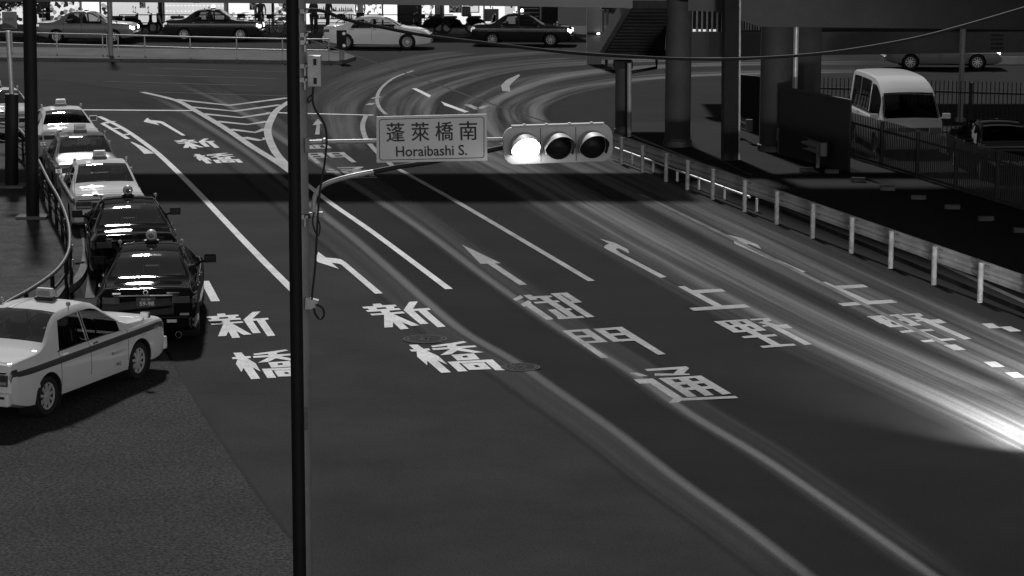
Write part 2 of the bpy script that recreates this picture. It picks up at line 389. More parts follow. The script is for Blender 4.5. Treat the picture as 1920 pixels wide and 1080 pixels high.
for P in ([(326,187),(430,198),(541,184)], [(355,201),(440,209),(527,197)], [(379,214),(452,221),(512,212)], [(404,228),(464,234),(505,228)], [(430,243),(478,249),(501,242)], [(455,258),(488,264),(503,259)]):
    strip('island_chevron', P, .36, M_HATCH, curve=False)
for P in ([(691,198),(699,194)], [(700,186),(712,182)], [(876,197),(896,206)], [(898,205),(912,199)]): strip('lane_dash', P, .25, M_DIM_WORN, z=ZP + .006)
mark('road_arrow', fcomps(frame(700, 120, 4.8), [([(345,222),(390,222),(520,285),(505,305)], []), ([(610,340),(860,432),(820,440),(640,375)], [])]), M_PAINT)
mark('road_arrow', fcomps(frame(560, 200, 5.4), [([(140,190),(195,125),(240,175),(215,178),(212,285),(165,285),(182,190)], [])]), M_DIM_WORN)
mark('zebra_patch', fcomps(frame(700, 120, 4.8), [([(1150,195),(1200,145),(1310,95),(1320,110),(1250,170),(1225,205),(1235,252),(1160,245)], [])]), M_DIM_WORN)
# light trails of traffic, put into the asphalt colour along lanes and turns
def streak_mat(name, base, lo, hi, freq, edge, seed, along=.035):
    """asphalt colour with light trails as long soft streaks; UV.x runs across the path in metres, UV.y along it"""
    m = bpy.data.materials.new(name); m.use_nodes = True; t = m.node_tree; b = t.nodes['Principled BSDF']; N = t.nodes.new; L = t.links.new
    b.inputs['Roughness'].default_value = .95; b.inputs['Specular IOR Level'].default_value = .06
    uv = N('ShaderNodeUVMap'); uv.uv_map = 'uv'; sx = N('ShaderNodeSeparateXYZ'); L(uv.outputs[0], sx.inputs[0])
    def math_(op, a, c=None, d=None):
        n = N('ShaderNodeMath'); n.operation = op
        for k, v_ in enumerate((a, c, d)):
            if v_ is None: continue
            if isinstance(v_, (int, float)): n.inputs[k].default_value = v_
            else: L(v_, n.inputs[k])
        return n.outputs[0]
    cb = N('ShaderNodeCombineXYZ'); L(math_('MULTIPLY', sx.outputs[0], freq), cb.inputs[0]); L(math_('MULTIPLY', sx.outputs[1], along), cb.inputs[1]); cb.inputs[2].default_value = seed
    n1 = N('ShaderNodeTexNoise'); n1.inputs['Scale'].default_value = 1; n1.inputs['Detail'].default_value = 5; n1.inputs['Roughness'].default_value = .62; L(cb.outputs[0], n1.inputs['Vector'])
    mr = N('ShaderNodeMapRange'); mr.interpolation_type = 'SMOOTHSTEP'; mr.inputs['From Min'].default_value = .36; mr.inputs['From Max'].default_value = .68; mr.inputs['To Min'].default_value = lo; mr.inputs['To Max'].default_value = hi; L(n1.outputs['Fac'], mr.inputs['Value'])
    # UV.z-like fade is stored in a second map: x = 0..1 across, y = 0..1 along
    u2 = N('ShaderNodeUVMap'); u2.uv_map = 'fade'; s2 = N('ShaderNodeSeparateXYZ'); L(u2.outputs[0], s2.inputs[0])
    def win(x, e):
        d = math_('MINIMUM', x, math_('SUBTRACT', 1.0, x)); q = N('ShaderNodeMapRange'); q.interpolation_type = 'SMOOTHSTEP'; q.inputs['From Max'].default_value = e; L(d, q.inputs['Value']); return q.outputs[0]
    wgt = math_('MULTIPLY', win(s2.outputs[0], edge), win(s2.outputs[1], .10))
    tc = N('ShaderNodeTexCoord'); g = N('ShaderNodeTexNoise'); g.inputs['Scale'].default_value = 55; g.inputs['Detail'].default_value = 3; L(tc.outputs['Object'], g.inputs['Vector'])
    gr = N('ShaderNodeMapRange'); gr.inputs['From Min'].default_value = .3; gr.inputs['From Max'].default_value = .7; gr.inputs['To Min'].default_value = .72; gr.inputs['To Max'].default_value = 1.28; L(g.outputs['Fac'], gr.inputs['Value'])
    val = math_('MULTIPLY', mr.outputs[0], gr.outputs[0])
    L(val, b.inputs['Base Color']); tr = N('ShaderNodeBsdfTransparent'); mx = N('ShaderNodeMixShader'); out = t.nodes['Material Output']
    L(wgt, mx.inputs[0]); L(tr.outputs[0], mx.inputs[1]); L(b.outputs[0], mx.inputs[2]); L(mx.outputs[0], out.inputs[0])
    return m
def trail_sheet(px, widths, z, m, name='light_trail'):
    P = smooth_line([G(*p) for p in px], 8); n = len(P); K = 6; vs, fs, u1, u2 = [], [], [], []; acc = 0
    for k, p in enumerate(P):
        if k: acc += (P[k] - P[k - 1]).length
        d = (P[min(k + 1, n - 1)] - P[max(k - 1, 0)]).normalized(); nn = Vector((d.y, -d.x, 0)); f = k / (n - 1)
        i_ = f * (len(widths) - 1); a = int(min(i_, len(widths) - 2)); wd = widths[a] + (widths[a + 1] - widths[a]) * (i_ - a)
        for j in range(K + 1):
            t_ = j / K; q = p + nn * (t_ - .5) * wd; vs.append((q.x, q.y, z)); u1.append(((t_ - .5) * widths[0], acc)); u2.append((t_, f))
    for k in range(n - 1):
        for j in range(K): a = k * (K + 1) + j; fs.append((a, a + 1, a + K + 2, a + K + 1))
    me = bpy.data.meshes.new(name); me.from_pydata(vs, [], fs); l1 = me.uv_layers.new(name='uv'); l2 = me.uv_layers.new(name='fade')
    for lp_ in me.loops: l1.data[lp_.index].uv = u1[lp_.vertex_index]; l2.data[lp_.index].uv = u2[lp_.vertex_index]
    me.materials.append(m); o = bpy.data.objects.new(name, me); COL.objects.link(o); return struct(o)
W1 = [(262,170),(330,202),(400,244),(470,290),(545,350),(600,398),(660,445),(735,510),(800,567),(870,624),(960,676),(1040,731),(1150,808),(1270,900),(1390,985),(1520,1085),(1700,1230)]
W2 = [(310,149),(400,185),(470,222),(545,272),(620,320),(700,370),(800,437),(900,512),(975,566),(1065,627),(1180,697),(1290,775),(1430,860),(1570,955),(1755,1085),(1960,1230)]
trail_sheet(W1, [.50, .36, .28], .0106, streak_mat('painted_trail_one', .02, .10, .15, 2, .42, 1))
trail_sheet(W2, [.56, .34, .26], .0108, streak_mat('painted_trail_two', .02, .11, .16, 2, .42, 2))
trail_sheet([(u + 2, v - 16) for u, v in W2], [1.6, 1.3, 1.0], .0090, streak_mat('painted_trail_three', .02, .024, .055, 3, .3, 3))
trail_sheet([(u - 26, v + 12) for u, v in W1], [1.3, 1.0, .8], .0088, streak_mat('painted_trail_four', .02, .03, .05, 3, .3, 4))
S_L = streak_mat('lane_trail', .02, .045, .19, 3.2, .30, 5, .03); S_R = streak_mat('rail_lane_trail', .02, .03, .13, 2.6, .25, 6, .03)  # headlight streaks given as pale tone in the right-hand lanes
trail_sheet([(2120, 905), (1850, 770), (1480, 600), (1150, 425), (985, 330), (860, 268), (770, 215)], [2.1, 2.5, 2.9, 2.9, 2.6], .0094, S_L)
trail_sheet([(2200, 800), (1920, 680), (1620, 545), (1400, 440), (1180, 335), (1050, 275), (985, 225)], [2.2, 2.7, 3.0, 3.0, 2.4], .0098, S_R)
S_T = [streak_mat('turn_trail_%s' % 'abcdef'[k], .02, .022, (.08, .10, .12, .15, .17, .18)[k], 2.6, .35, 10 + k, .05) for k in range(6)]
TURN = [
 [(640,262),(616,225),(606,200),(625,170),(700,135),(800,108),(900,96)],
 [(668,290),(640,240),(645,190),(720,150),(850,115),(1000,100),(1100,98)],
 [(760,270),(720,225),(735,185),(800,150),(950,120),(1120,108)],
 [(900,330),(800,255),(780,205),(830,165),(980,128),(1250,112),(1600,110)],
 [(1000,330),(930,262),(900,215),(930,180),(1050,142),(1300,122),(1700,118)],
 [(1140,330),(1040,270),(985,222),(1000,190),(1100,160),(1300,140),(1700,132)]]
for k, P in enumerate(TURN): trail_sheet(P, [1.6, 2.4, 3.4], .0066 + .0003 * k, S_T[k])
# repair seams and patches
M_TAR = mat('tar_seam', 0.009, rough=.9, spec=.1, n1=(3, .3))
strip('tar_seam', [(262, 566), (330, 690), (420, 835), (500, 950), (545, 1010)], .05, M_TAR, z=.0105)


# manhole covers
def manhole(u, v, r):
    b = MB(); c = G(u, v); z = .018
    for ro, ri in ((r, r * .9), (r * .82, r * .74)):
        b.grid([[(c.x + rr * math.cos(t * math.pi / 20), c.y + rr * math.sin(t * math.pi / 20), z) for t in range(40)] for rr in (ro, ri)], close=True)
    for k in range(26):
        a = random.uniform(0, 6.28); q = random.uniform(0, r * .66)
        b.box((c.x + q * math.cos(a), c.y + q * math.sin(a), z - .002), (.07, .03, .006), a)
    o = b.build('cover_relief', mat('manhole_iron', .085, rough=.95, spec=.1, n1=(20, .4)))
    d = MB(); d.lathe((c.x, c.y, 0), (0, 0, 1), [(.0001, .0145), (r * .99, .0145), (r, .0)], 40)
    do = d.build('manhole_cover', mat('manhole_base', .028, rough=.95, spec=.1, n1=(20, .5))); o.parent = do
    return do
tag(manhole(797, 637, .395), 'larger round manhole cover between the two characters of the second lane', 'manhole cover')
tag(manhole(976, 690, .33), 'smaller round manhole cover beside the pale painted light trail, right of the lane lettering', 'manhole cover')
dr = MB()
for k in range(9): dr.box(tuple(G(166 + k * 1.6, 481)) , (.012, .45, .05))
tag(dr.build('drain_grate', M_GALV), 'small slatted drain grate in the gutter beside the kerb', 'drain grate')

# ------------------------------------------------------------------ pavement island on the left and far median
IS = [(-120, 700), (20, 640), (110, 560), (146, 530), (160, 492), (158, 455), (146, 405), (128, 358), (100, 318), (72, 280), (52, 245), (20, 225), (-80, 190), (-400, 190), (-500, 500)]
ISG = [G(*p) for p in IS[:-2]]
ISG = smooth_line(ISG, 4) + [G(*p) for p in IS[-2:]]
def raised(name, P, h, m):
    b = MB(); top = [Vector((p.x, p.y, h)) for p in P]
    for t in geometry.tessellate_polygon([top]): b.poly([top[i] for i in t])
    n = len(P)
    for i in range(n): b.poly([(P[i].x, P[i].y, 0), (P[(i + 1) % n].x, P[(i + 1) % n].y, 0), top[(i + 1) % n], top[i]])
    return struct(b.build(name, m))
raised('pavement', ISG, .12, M_PAVE)
b = MB(); kp = ISG[:-2]; ins, outs = [], []
for k, p in enumerate(kp):
    d = (kp[min(k + 1, len(kp) - 1)] - kp[max(k - 1, 0)]).normalized(); n = Vector((d.y, -d.x, 0))
    if n.x < 0: n = -n
    outs.append(p + n * .10); ins.append(p - n * .06)
b.grid([[(p.x, p.y, .0) for p in outs], [(p.x, p.y, .135) for p in outs], [(p.x, p.y, .135) for p in ins], [(p.x, p.y, .10) for p in ins]])
struct(b.build('kerb', M_KERB))
strip('gutter_patch', [(168, 560), (172, 530), (176, 500), (200, 492)], .18, M_GUTTER, z=.016)
strip('gutter_patch', [(128, 385), (150, 440), (162, 470)], .55, M_GUTTER2, z=.016)
raised('median_pavement', [G(-200, 112), G(300, 117), G(640, 121), G(668, 112), G(640, 101), G(300, 97), G(-200, 92)], .15, mat('median_paving', .10, rough=.95, spec=.1, n1=(.6, .3), n2=(8, .2)))
raised('far_pavement', [Vector((-60, 116.6, 0)), Vector((6.5, 116.6, 0)), Vector((6.5, 123, 0)), Vector((-60, 123, 0))], .15, M_PAVE)
raised('lot_pavement', [G(1165, 262), G(1420, 380), G(1925, 590), G(2300, 720), G(2300, 240), G(1500, 235), G(1180, 235)], .10, mat('lot_asphalt', .008, rough=.95, spec=.1, n1=(.5, .35), n2=(20, .3)))
struct(strip('lot_kerb', [(1170, 254), (1400, 348), (1620, 440), (1925, 578)], .14, M_KERB, z=.106))

# ------------------------------------------------------------------ cars
def pchip(keys):
    xs = [k[0] for k in keys]; ys = [k[1] for k in keys]; n = len(xs)
    h = [xs[i + 1] - xs[i] for i in range(n - 1)]; dl = [(ys[i + 1] - ys[i]) / h[i] for i in range(n - 1)]
    m = [dl[0]] + [0] * (n - 2) + [dl[-1]]
    for i in range(1, n - 1):
        if dl[i - 1] * dl[i] > 0:
            w1, w2 = 2 * h[i] + h[i - 1], h[i] + 2 * h[i - 1]; m[i] = (w1 + w2) / (w1 / dl[i - 1] + w2 / dl[i])
    def f(x):
        if x <= xs[0]: return ys[0]
        if x >= xs[-1]: return ys[-1]
        i = 0
        while xs[i + 1] < x: i += 1
        t = (x - xs[i]) / h[i]
        return ((1 + 2 * t) * (1 - t) ** 2 * ys[i] + t * (1 - t) ** 2 * h[i] * m[i] + t * t * (3 - 2 * t) * ys[i + 1] + t * t * (t - 1) * h[i] * m[i + 1])
    return f
class Car:
    def __init__(s, d):
        s.__dict__.update(d); s.fz = pchip(s.ztop); s.fw = pchip(s.w); s.fb = pchip(s.zb)
        s.fd = pchip(s.lean)
    def rows(s, t):
        yt = t + s.fd(t); w, zb = s.fw(t), s.fb(t); zt = s.fz(yt); ztl = s.fz(t)
        k = max(0, min(1, (zt - s.hood) / (s.H - s.hood - .04)))
        wr = s.whood * w / s.W2 + (s.wroof - s.whood) * k
        zbelt = min(ztl - .035, s.belt)
        mid = zb + (zbelt - zb) * .42
        R_ = [(0, t, zb), (w * .8, t, zb), (w * .96, t, zb + .04), (w * .985, t, zb + .12), (w, t, mid), (w * 1.0, t, mid + (zbelt - mid) * .45), (w * .99, t, mid + (zbelt - mid) * .8), (w * .97, t, zbelt - .02), (w * .945, t, zbelt)]
        e = (wr, yt, zt - .02 - .035 * k)
        a, c = Vector(R_[8]), Vector(e)
        q9 = a.lerp(c, .05 + .02 * k); q10 = a.lerp(c, .90); bulge = .025 * k
        R_ += [tuple(q9 + Vector((0, 0, .005 * k))), (q10.x + bulge * .6, q10.y, q10.z), e, (wr - .05, yt, zt - .008 * (1 + k)), (wr * .5, yt, zt + .006), (0, yt, zt + .012)]
        return [Vector(p) for p in R_]
    def S(s, t, q, off=0.0, side=1):
        r = s.rows(t); i = min(int(q), len(r) - 2); p = r[i].lerp(r[i + 1], q - i)
        if off:
            e = .01; r2 = s.rows(t + e); p2 = r2[i].lerp(r2[i + 1], q - i)
            n = (p2 - p).cross(r[i + 1] - r[i]).normalized()
            if n.x < 0 or (abs(n.x) < .2 and n.z < 0): n = -n
            p = p + n * off
        return Vector((p.x * side, p.y, p.z))
    def patch(s, mb, t0, t1, q0, q1, off, side=1, nt=6, nq=3, mi=0):
        qs = sorted(set([q0 + (q1 - q0) * i / nq for i in range(nq + 1)] + [float(k) for k in range(math.ceil(q0), math.floor(q1) + 1)]))
        mb.grid([[s.S(t0 + (t1 - t0) * i / nt, q, off, side) for q in qs] for i in range(nt + 1)], mi, flip=(side < 0))
CROWN = dict(L=4.695, W2=.8475, H=1.50, hood=.98, belt=.90, whood=.77, wroof=.60, R=.31, axles=(-1.36, 1.425), arch=.37,
    ztop=[(-2.35,.80),(-2.31,.93),(-2.22,.975),(-1.50,1.02),(-1.38,1.05),(-.86,1.40),(-.68,1.47),(-.2,1.505),(.15,1.495),(.36,1.45),(.50,1.37),(1.03,1.03),(1.15,.99),(1.75,.955),(2.18,.915),(2.31,.86),(2.35,.76)],
    w=[(-2.35,.80),(-2.2,.83),(-1.6,.8475),(1.6,.8475),(2.1,.83),(2.28,.80),(2.35,.77)],
    zb=[(-2.35,.36),(-2.1,.28),(-1.8,.22),(1.9,.2),(2.35,.25)], lean=[(-1.9,0),(-.98,.26),(-.55,.0),(.1,0),(.5,0),(2,0)],
    side=[(-.98,-.16),(-.08,.86)], ws=(.42,1.04), bl=(-1.42,-.84))
MODERN = dict(L=4.93, W2=.90, H=1.49, hood=1.00, belt=.93, whood=.80, wroof=.56, R=.335, axles=(-1.45, 1.45), arch=.39,
    ztop=[(-2.46,.90),(-2.42,1.02),(-2.30,1.06),(-1.85,1.08),(-1.70,1.10),(-1.0,1.40),(-.7,1.46),(-.2,1.49),(.1,1.475),(.4,1.41),(1.10,1.06),(1.25,1.01),(1.8,.95),(2.2,.84),(2.38,.74),(2.46,.62)],
    w=[(-2.46,.80),(-2.3,.865),(-1.8,.895),(0,.90),(1.6,.895),(2.1,.85),(2.35,.76),(2.46,.66)],
    zb=[(-2.46,.34),(-2.1,.24),(-1.8,.2),(1.9,.17),(2.46,.22)], lean=[(-2.1,0),(-1.15,.30),(-.7,.0),(.1,0),(.5,0),(2,0)],
    side=[(-1.25,-.25),(-.17,.95)], ws=(.34,1.12), bl=(-1.72,-.98))
VAN = dict(L=4.84, W2=.94, H=2.26, hood=1.10, belt=1.12, whood=.86, wroof=.74, R=.33, axles=(-1.35, 1.45), arch=.39,
    ztop=[(-2.42,2.05),(-2.36,2.18),(-2.1,2.24),(-.6,2.27),(.4,2.25),(1.0,2.16),(1.4,2.0),(1.62,1.86),(2.15,1.20),(2.24,1.12),(2.38,1.0),(2.42,.75)],
    w=[(-2.42,.90),(-2.2,.93),(1.6,.94),(2.1,.92),(2.3,.87),(2.42,.80)],
    zb=[(-2.42,.36),(-2.1,.28),(2.0,.24),(2.42,.3)], lean=[(-2.4,0),(2.4,0)],
    side=[(-2.05,-1.05),(-.95,.35),(.45,1.75)], ws=(1.62,2.18), bl=None)
def make_car(kind, spec, paint, name, stripe=False, lit=False, mirrors='door', roof_sign='block', tint='clear', plate='59-98', chrome=False, bands=None, far=False):
    c = Car(spec); root = empty(name); L2 = c.L / 2; g_ = M_GLASS if tint == 'clear' else M_GLASSD
    brk = [-L2, L2, c.ws[0], c.ws[1], c.axles[0], c.axles[1]] + [x for p in c.side for x in p] + (list(c.bl) if c.bl else [])
    n = 64; ts = [-L2 + 2 * L2 * i / n for i in range(n + 1)]
    for x in brk: ts[min(range(len(ts)), key=lambda i: abs(ts[i] - x) + (0 if abs(ts[i] - x) < .06 else 0))] = x
    ts = sorted(set(ts)); ts[0], ts[-1] = -L2, L2
    qs = [0, 1, 2, 3, 3.25, 3.5, 3.75, 4, 4.3, 4.65, 5, 5.33, 5.66, 6, 6.5, 7, 8, 9, 9.5, 10, 11, 12, 12.5, 13, 14]
    b = MB(); Ra = c.arch
    def warp(p):
        for ya in c.axles:
            dy, dz = p.y - ya, p.z - c.R
            d = math.hypot(dy, dz)
            if abs(p.x) > c.W2 * .7 and abs(d - Ra) < .05 and d > 1e-4: p = Vector((p.x, ya + dy / d * Ra, c.R + dz / d * Ra))
        return p
    def inwin(t, q):
        if 9 < q < 10 and any(a < t < z for a, z in c.side): return True
        if q > 12 and (c.ws[0] < t < c.ws[1] or (c.bl and c.bl[0] < t < c.bl[1])): return True
        return False
    for sd in (1, -1):
        rows = [[c.S(t, q, 0, sd) for q in qs] for t in ts]
        def skip(a, k):
            t, q = (ts[a] + ts[a + 1]) / 2, (qs[k] + qs[k + 1]) / 2
            if inwin(t, q): return True
            cen = (rows[a][k] + rows[a + 1][k + 1]) / 2
            if q < 7.5 and abs(cen.x) > c.W2 * .7:
                for ya in c.axles:
                    if math.hypot(cen.y - ya, cen.z - c.R) < Ra - .005: return True
            return False
        sk = [[skip(a, k) for k in range(len(qs) - 1)] for a in range(len(ts) - 1)]
        wr = [[warp(p) for p in r] for r in rows]
        b.grid(wr, 0, skip=lambda a, k: sk[a][k], flip=(sd < 0))
    for e, t in ((-1, -L2), (1, L2)):
        ring = [c.S(t, q, 0, 1) for q in qs] + [c.S(t, q, 0, -1) for q in qs[::-1][1:-1]]
        cz = sum(p.z for p in ring) / len(ring)
        r2 = [Vector((p.x * .95, p.y + e * .02, cz + (p.z - cz) * .93)) for p in ring]
        b.grid([ring, r2], close=True, flip=(e > 0)); b.poly(r2 if e > 0 else r2[::-1])
    b.build('body', paint, root, smooth=True, sharp=28)
    # wheel wells + wheels
    ww = MB()
    for ya in c.axles:
        for sd in (1, -1):
            arc = [(sd * (c.W2 - .02), ya + Ra * math.cos(a), c.R + Ra * math.sin(a)) for a in [math.pi * (-.25 + 1.5 * k / 20) for k in range(21)]]
            ww.grid([arc, [(p[0] - sd * .35, p[1], p[2]) for p in arc]]); ww.poly([(p[0] - sd * .35, p[1], p[2]) for p in arc])
    ww.build('wheel_arch', M_BLACK, root, split=True)
    for ya in c.axles:
        for sd in (1, -1):
            x0 = sd * (c.W2 - .03); rw = c.R; t = MB()
            t.lathe((x0, ya, rw), (sd, 0, 0), [(rw * .66, -.19), (rw * .93, -.19), (rw, -.16), (rw, -.03), (rw * .94, 0), (rw * .68, -.005), (rw * .66, -.03)], 28)
            to = t.build('wheel', M_TYRE, root, smooth=True)
            h = MB(); h.lathe((x0, ya, rw), (sd, 0, 0), [(rw * .68, -.012), (rw * .61, -.018), (rw * .60, -.03)], 28); h.lathe((x0, ya, rw), (sd, 0, 0), [(rw * .60, -.03), (rw * .58, -.05), (.0001, -.06)], 28, mi=1)
            ns = 9 if not chrome else 14
            for k in range(ns):
                a = 2 * math.pi * k / ns; m = Matrix.Rotation(a, 3, 'X')
                h.box(Vector((x0 - sd * .028, ya, rw)) + m @ Vector((0, 0, rw * .36)), (.03, .04 if not chrome else .022, rw * .48), M=m)
            h.lathe((x0, ya, rw), (sd, 0, 0), [(rw * .2, -.05), (rw * .2, -.01), (.0001, -.002)], 14)
            h.build('rim', [mat('wheel_rim', .60, rough=.4, metal=.3), M_BLACK], to)
    # glass
    gm = MB(); 
    for sd in (1, -1): c.patch(gm, c.ws[0], c.ws[1], 12, 14, -.004, sd, nt=10)
    gm.build('windscreen', g_, root, smooth=True)
    if c.bl:
        gm = MB()
        for sd in (1, -1): c.patch(gm, c.bl[0], c.bl[1], 12, 14, -.004, sd, nt=10)
        gm.build('rear_window', g_, root, smooth=True)
    for a, z in c.side:
        for sd in (1, -1):
            gm = MB(); c.patch(gm, a, z, 9, 10, -.004, sd, nt=8); gm.build('side_window', g_, root, smooth=True)
    # window rubber / chrome line, seams
    sm = MB()
    for sd in (1, -1):
        c.patch(sm, c.side[0][0] - .05, c.side[-1][1] + .05, 8.55, 9.0, .003, sd, nt=20, nq=1)
    sm.build('window_trim', M_CHROME if chrome else M_DKPLAS, root, split=True)
    sm = MB(); lines = [c.side[0][0] - .02, (c.side[0][1] + c.side[1][0]) / 2, c.side[-1][1] + .18]
    for sd in (1, -1):
        for t in lines: c.patch(sm, t - .006, t + .006, 3.4, 8.5, .0025, sd, nt=1, nq=10)
        c.patch(sm, c.side[0][1] + .02, c.side[1][0] - .02, 9.0, 10.0, .003, sd, nt=1, nq=3)
    if c.bl:
        for sd in (1, -1): c.patch(sm, -L2 + .14, -L2 + .15, 11, 14, .003, sd, nt=1); c.patch(sm, -L2 + .14, c.bl[0] - .05, 11.3, 11.36, .003, sd, nt=8, nq=1)
    sm.build('panel_seam', M_BLACK, root, split=True)
    hm = MB()
    for sd in (1, -1):
        for t in lines[:2]: hm.box(c.S(t + (.14 if t == lines[0] else .14), 6.9, .015, sd), (.025, .15, .03))
    hm.build('door_handle', M_CHROME if chrome or kind == 'crown' else paint, root, split=True)
    # floor, seats
    fl = MB(); fl.box((0, -.1, .40), (c.W2 * 1.6, c.axles[1] - c.axles[0] - .75, .04)); fl.box((0, c.ws[1] - .12, c.belt - .1), (c.W2 * 1.62, .42, .16))
    if c.bl: fl.box((0, c.bl[0] + .22, c.belt + .0), (c.W2 * 1.55, .50, .03))
    fl.build('dashboard', M_DKPLAS, root)
    for sd in (.37, -.37):
        s_ = MB(); s_.box((sd, .12, .60), (.5, .5, .16)); m = Matrix.Rotation(R(-14), 3, 'X') if False else Matrix.Rotation(R(12), 3, 'X')
        s_.box((sd, -.18, .90), (.5, .13, .60), M=m); so_ = s_.build('seat', M_SEAT, root, bevel=.04)
        h_ = MB(); h_.box((sd, -.25, 1.24), (.27, .10, .19), M=m); h_.build('headrest', M_COVER if kind == 'crown' else M_SEAT, so_, bevel=.03)
        if kind == 'crown' or roof_sign: 
            k_ = MB(); k_.box((sd, -.262, 1.03), (.46, .02, .22), M=m); k_.build('seat_cover', M_COVER, so_)
    s_ = MB(); yb = (c.bl[0] + .62) if c.bl else -.9
    s_.box((0, yb + .25, .58), (1.3, .5, .16)); s_.box((0, yb, .84), (1.3, .14, .46)); so_ = s_.build('seat', M_SEAT, root, bevel=.04)
    k_ = MB(); 
    for x in (-.36, .36): k_.box((x, yb - .03, 1.04), (.42, .16, .10))
    k_.build('seat_cover', M_COVER if roof_sign else M_SEAT, so_, bevel=.02, split=True)
    sw = MB(); ct = Vector((.37, .55, .96)); m = Matrix.Rotation(R(-25), 3, 'X')
    sw.tube([ct + m @ Vector((.18 * math.cos(a), 0, .18 * math.sin(a))) for a in [k * math.pi / 9 for k in range(19)]], .014, 6, cap=False)
    sw.build('steering_wheel', M_DKPLAS, root)
    # lamps
    yr, yf = -L2 - .021, L2 + .021
    if kind == 'crown':
        for sd in (1, -1):
            t = MB(); t.box((sd * .585, yr - .004, .74), (.35, .05, .17)); c.patch(t, -L2 + .002, -L2 + .16, 5.6, 7.2, .006, sd)
            to = t.build('taillight', M_TAILL if lit else M_TAIL, root, bevel=.01)
            t = MB(); t.box((sd * .585, yr - .032, .705), (.33, .01, .045)); t.build('reflector', M_TAILR, to)
            t = MB(); t.box((sd * .56, yf + .0, .70), (.36, .05, .15)); c.patch(t, L2 - .12, L2 - .002, 5.3, 7.0, .006, sd)
            t.build('headlight', M_HEADL if lit else M_HEAD, root, bevel=.012)
        t = MB(); t.box((0, yf, .70), (.70, .045, .15)); t.build('grille', M_CHROME, root, bevel=.01)
        t = MB(); t.box((0, yr - .03, .46), (1.62, .12, .20)); t.build('rear_bumper', paint, root, bevel=.03)
        t = MB(); t.box((0, yf + .03, .42), (1.56, .12, .22)); t.build('front_bumper', paint, root, bevel=.03)
        t = MB(); t.box((0, yr - .095, .50), (1.5, .012, .035)); t.box((0, yf + .095, .47), (1.45, .012, .035)); t.build('bumper_strip', M_DKPLAS, root, split=True)
        t = MB(); t.box((0, yr - .002, .86), (1.45, .03, .03)); t.box((0, yr - .004, .74), (.80, .02, .12)); t.build('trunk_garnish', M_DKPLAS if not chrome else M_CHROME, root, split=True)
    elif kind == 'modern':
        for sd in (1, -1):
            t = MB(); t.box((sd * .60, yr - .0, .86), (.30, .045, .12)); c.patch(t, -L2 + .002, -L2 + .26, 5.4, 6.9, .006, sd)
            t.build('taillight', M_TAIL, root, bevel=.01)
            t = MB(); t.box((sd * .66, yr - .012, .60), (.16, .03, .05)); t.build('reflector', M_TAILR if sd > 0 else M_TAIL, root)
            t = MB(); t.box((sd * .50, yf - .01, .64), (.28, .05, .11)); c.patch(t, L2 - .34, L2 - .002, 5.2, 6.8, .006, sd)
            t.build('headlight', M_HEADL if lit else M_HEAD, root, bevel=.01)
            t = MB(); t.lathe((sd * .55, yr - .05, .25), (0, 1, 0), [(.06, .08), (.06, 0), (.045, 0), (.045, .06)], 16)
            t.build('exhaust_pipe', M_CHROME, root, smooth=True)
        t = MB(); t.box((0, yf - .0, .62), (.62, .04, .15)); t.build('grille', M_CHROME, root, bevel=.015)
        t = MB(); t.box((0, yr - .02, .46), (1.56, .10, .26)); t.build('rear_bumper', paint, root, bevel=.045)
        t = MB(); t.box((0, yf + .0, .36), (1.35, .08, .22)); t.build('front_bumper', paint, root, bevel=.04)
        t = MB(); t.box((0, yr - .008, .945), (.92, .022, .022)); t.lathe((0, yr - .012, 1.0), (0, -1, 0), [(.045, 0), (.045, .012), (.03, .012), (.03, 0)], 16)
        t.box((.47, yr - .01, .985), (.22, .006, .022)); t.box((-.5, yr - .01, .985), (.14, .006, .03)); t.build('trunk_garnish', M_CHROME, root, split=True)
    else:
        for sd in (1, -1):
            t = MB(); t.box((sd * .80, yr + .0, 1.15), (.14, .05, .5)); t.build('taillight', M_TAIL, root, bevel=.01)
            t = MB(); t.box((sd * .64, yf - .005, .82), (.32, .05, .20)); t.build('headlight', M_HEAD, root, bevel=.02)
        t = MB(); t.box((0, yf, .86), (.88, .04, .12)); t.build('grille', M_CHROME, root, bevel=.01)
        t = MB(); t.box((0, yf + .01, .46), (1.68, .12, .32)); t.build('front_bumper', paint, root, bevel=.05)
        t = MB(); c.patch(t, 1.70, 2.16, 11.2, 11.9, .006, 1); c.patch(t, 1.70, 2.16, 11.2, 11.9, .006, -1); t.build('pillar_trim', M_DKPLAS, root, split=True)
    # plate
    if plate:
        zc = .72 if kind == 'crown' else .83
        if kind != 'van':
            t = MB(); t.box((0, yr - .045 if kind == 'crown' else yr - .02, zc), (.33, .02, .165)); po = t.build('number_plate', M_PLATE, root)
            yy = yr - (.057 if kind == 'crown' else .032)
            mt = Matrix.Translation((0.015, yy, zc - .025)) @ Matrix.Rotation(math.pi / 2, 4, 'X')
            text_part('plate_digits', plate, .1, mt, M_WTEXT, po, bold=.002, width=.25, height=.075)
            mt = Matrix.Translation((0, yy, zc + .05)) @ Matrix.Rotation(math.pi / 2, 4, 'X')
            text_part('plate_heading', '足立 300', .04, mt, M_WTEXT, po, width=.16, height=.03)
        if kind == 'modern':
            t = MB(); t.box((0, yr - .078, .50), (.33, .012, .06)); t.box((.44, yr - .078, .50), (.17, .012, .05)); t.build('bumper_sticker', M_COVER, root, split=True)
            mt = Matrix.Translation((0, yr - .086, .50)) @ Matrix.Rotation(math.pi / 2, 4, 'X')
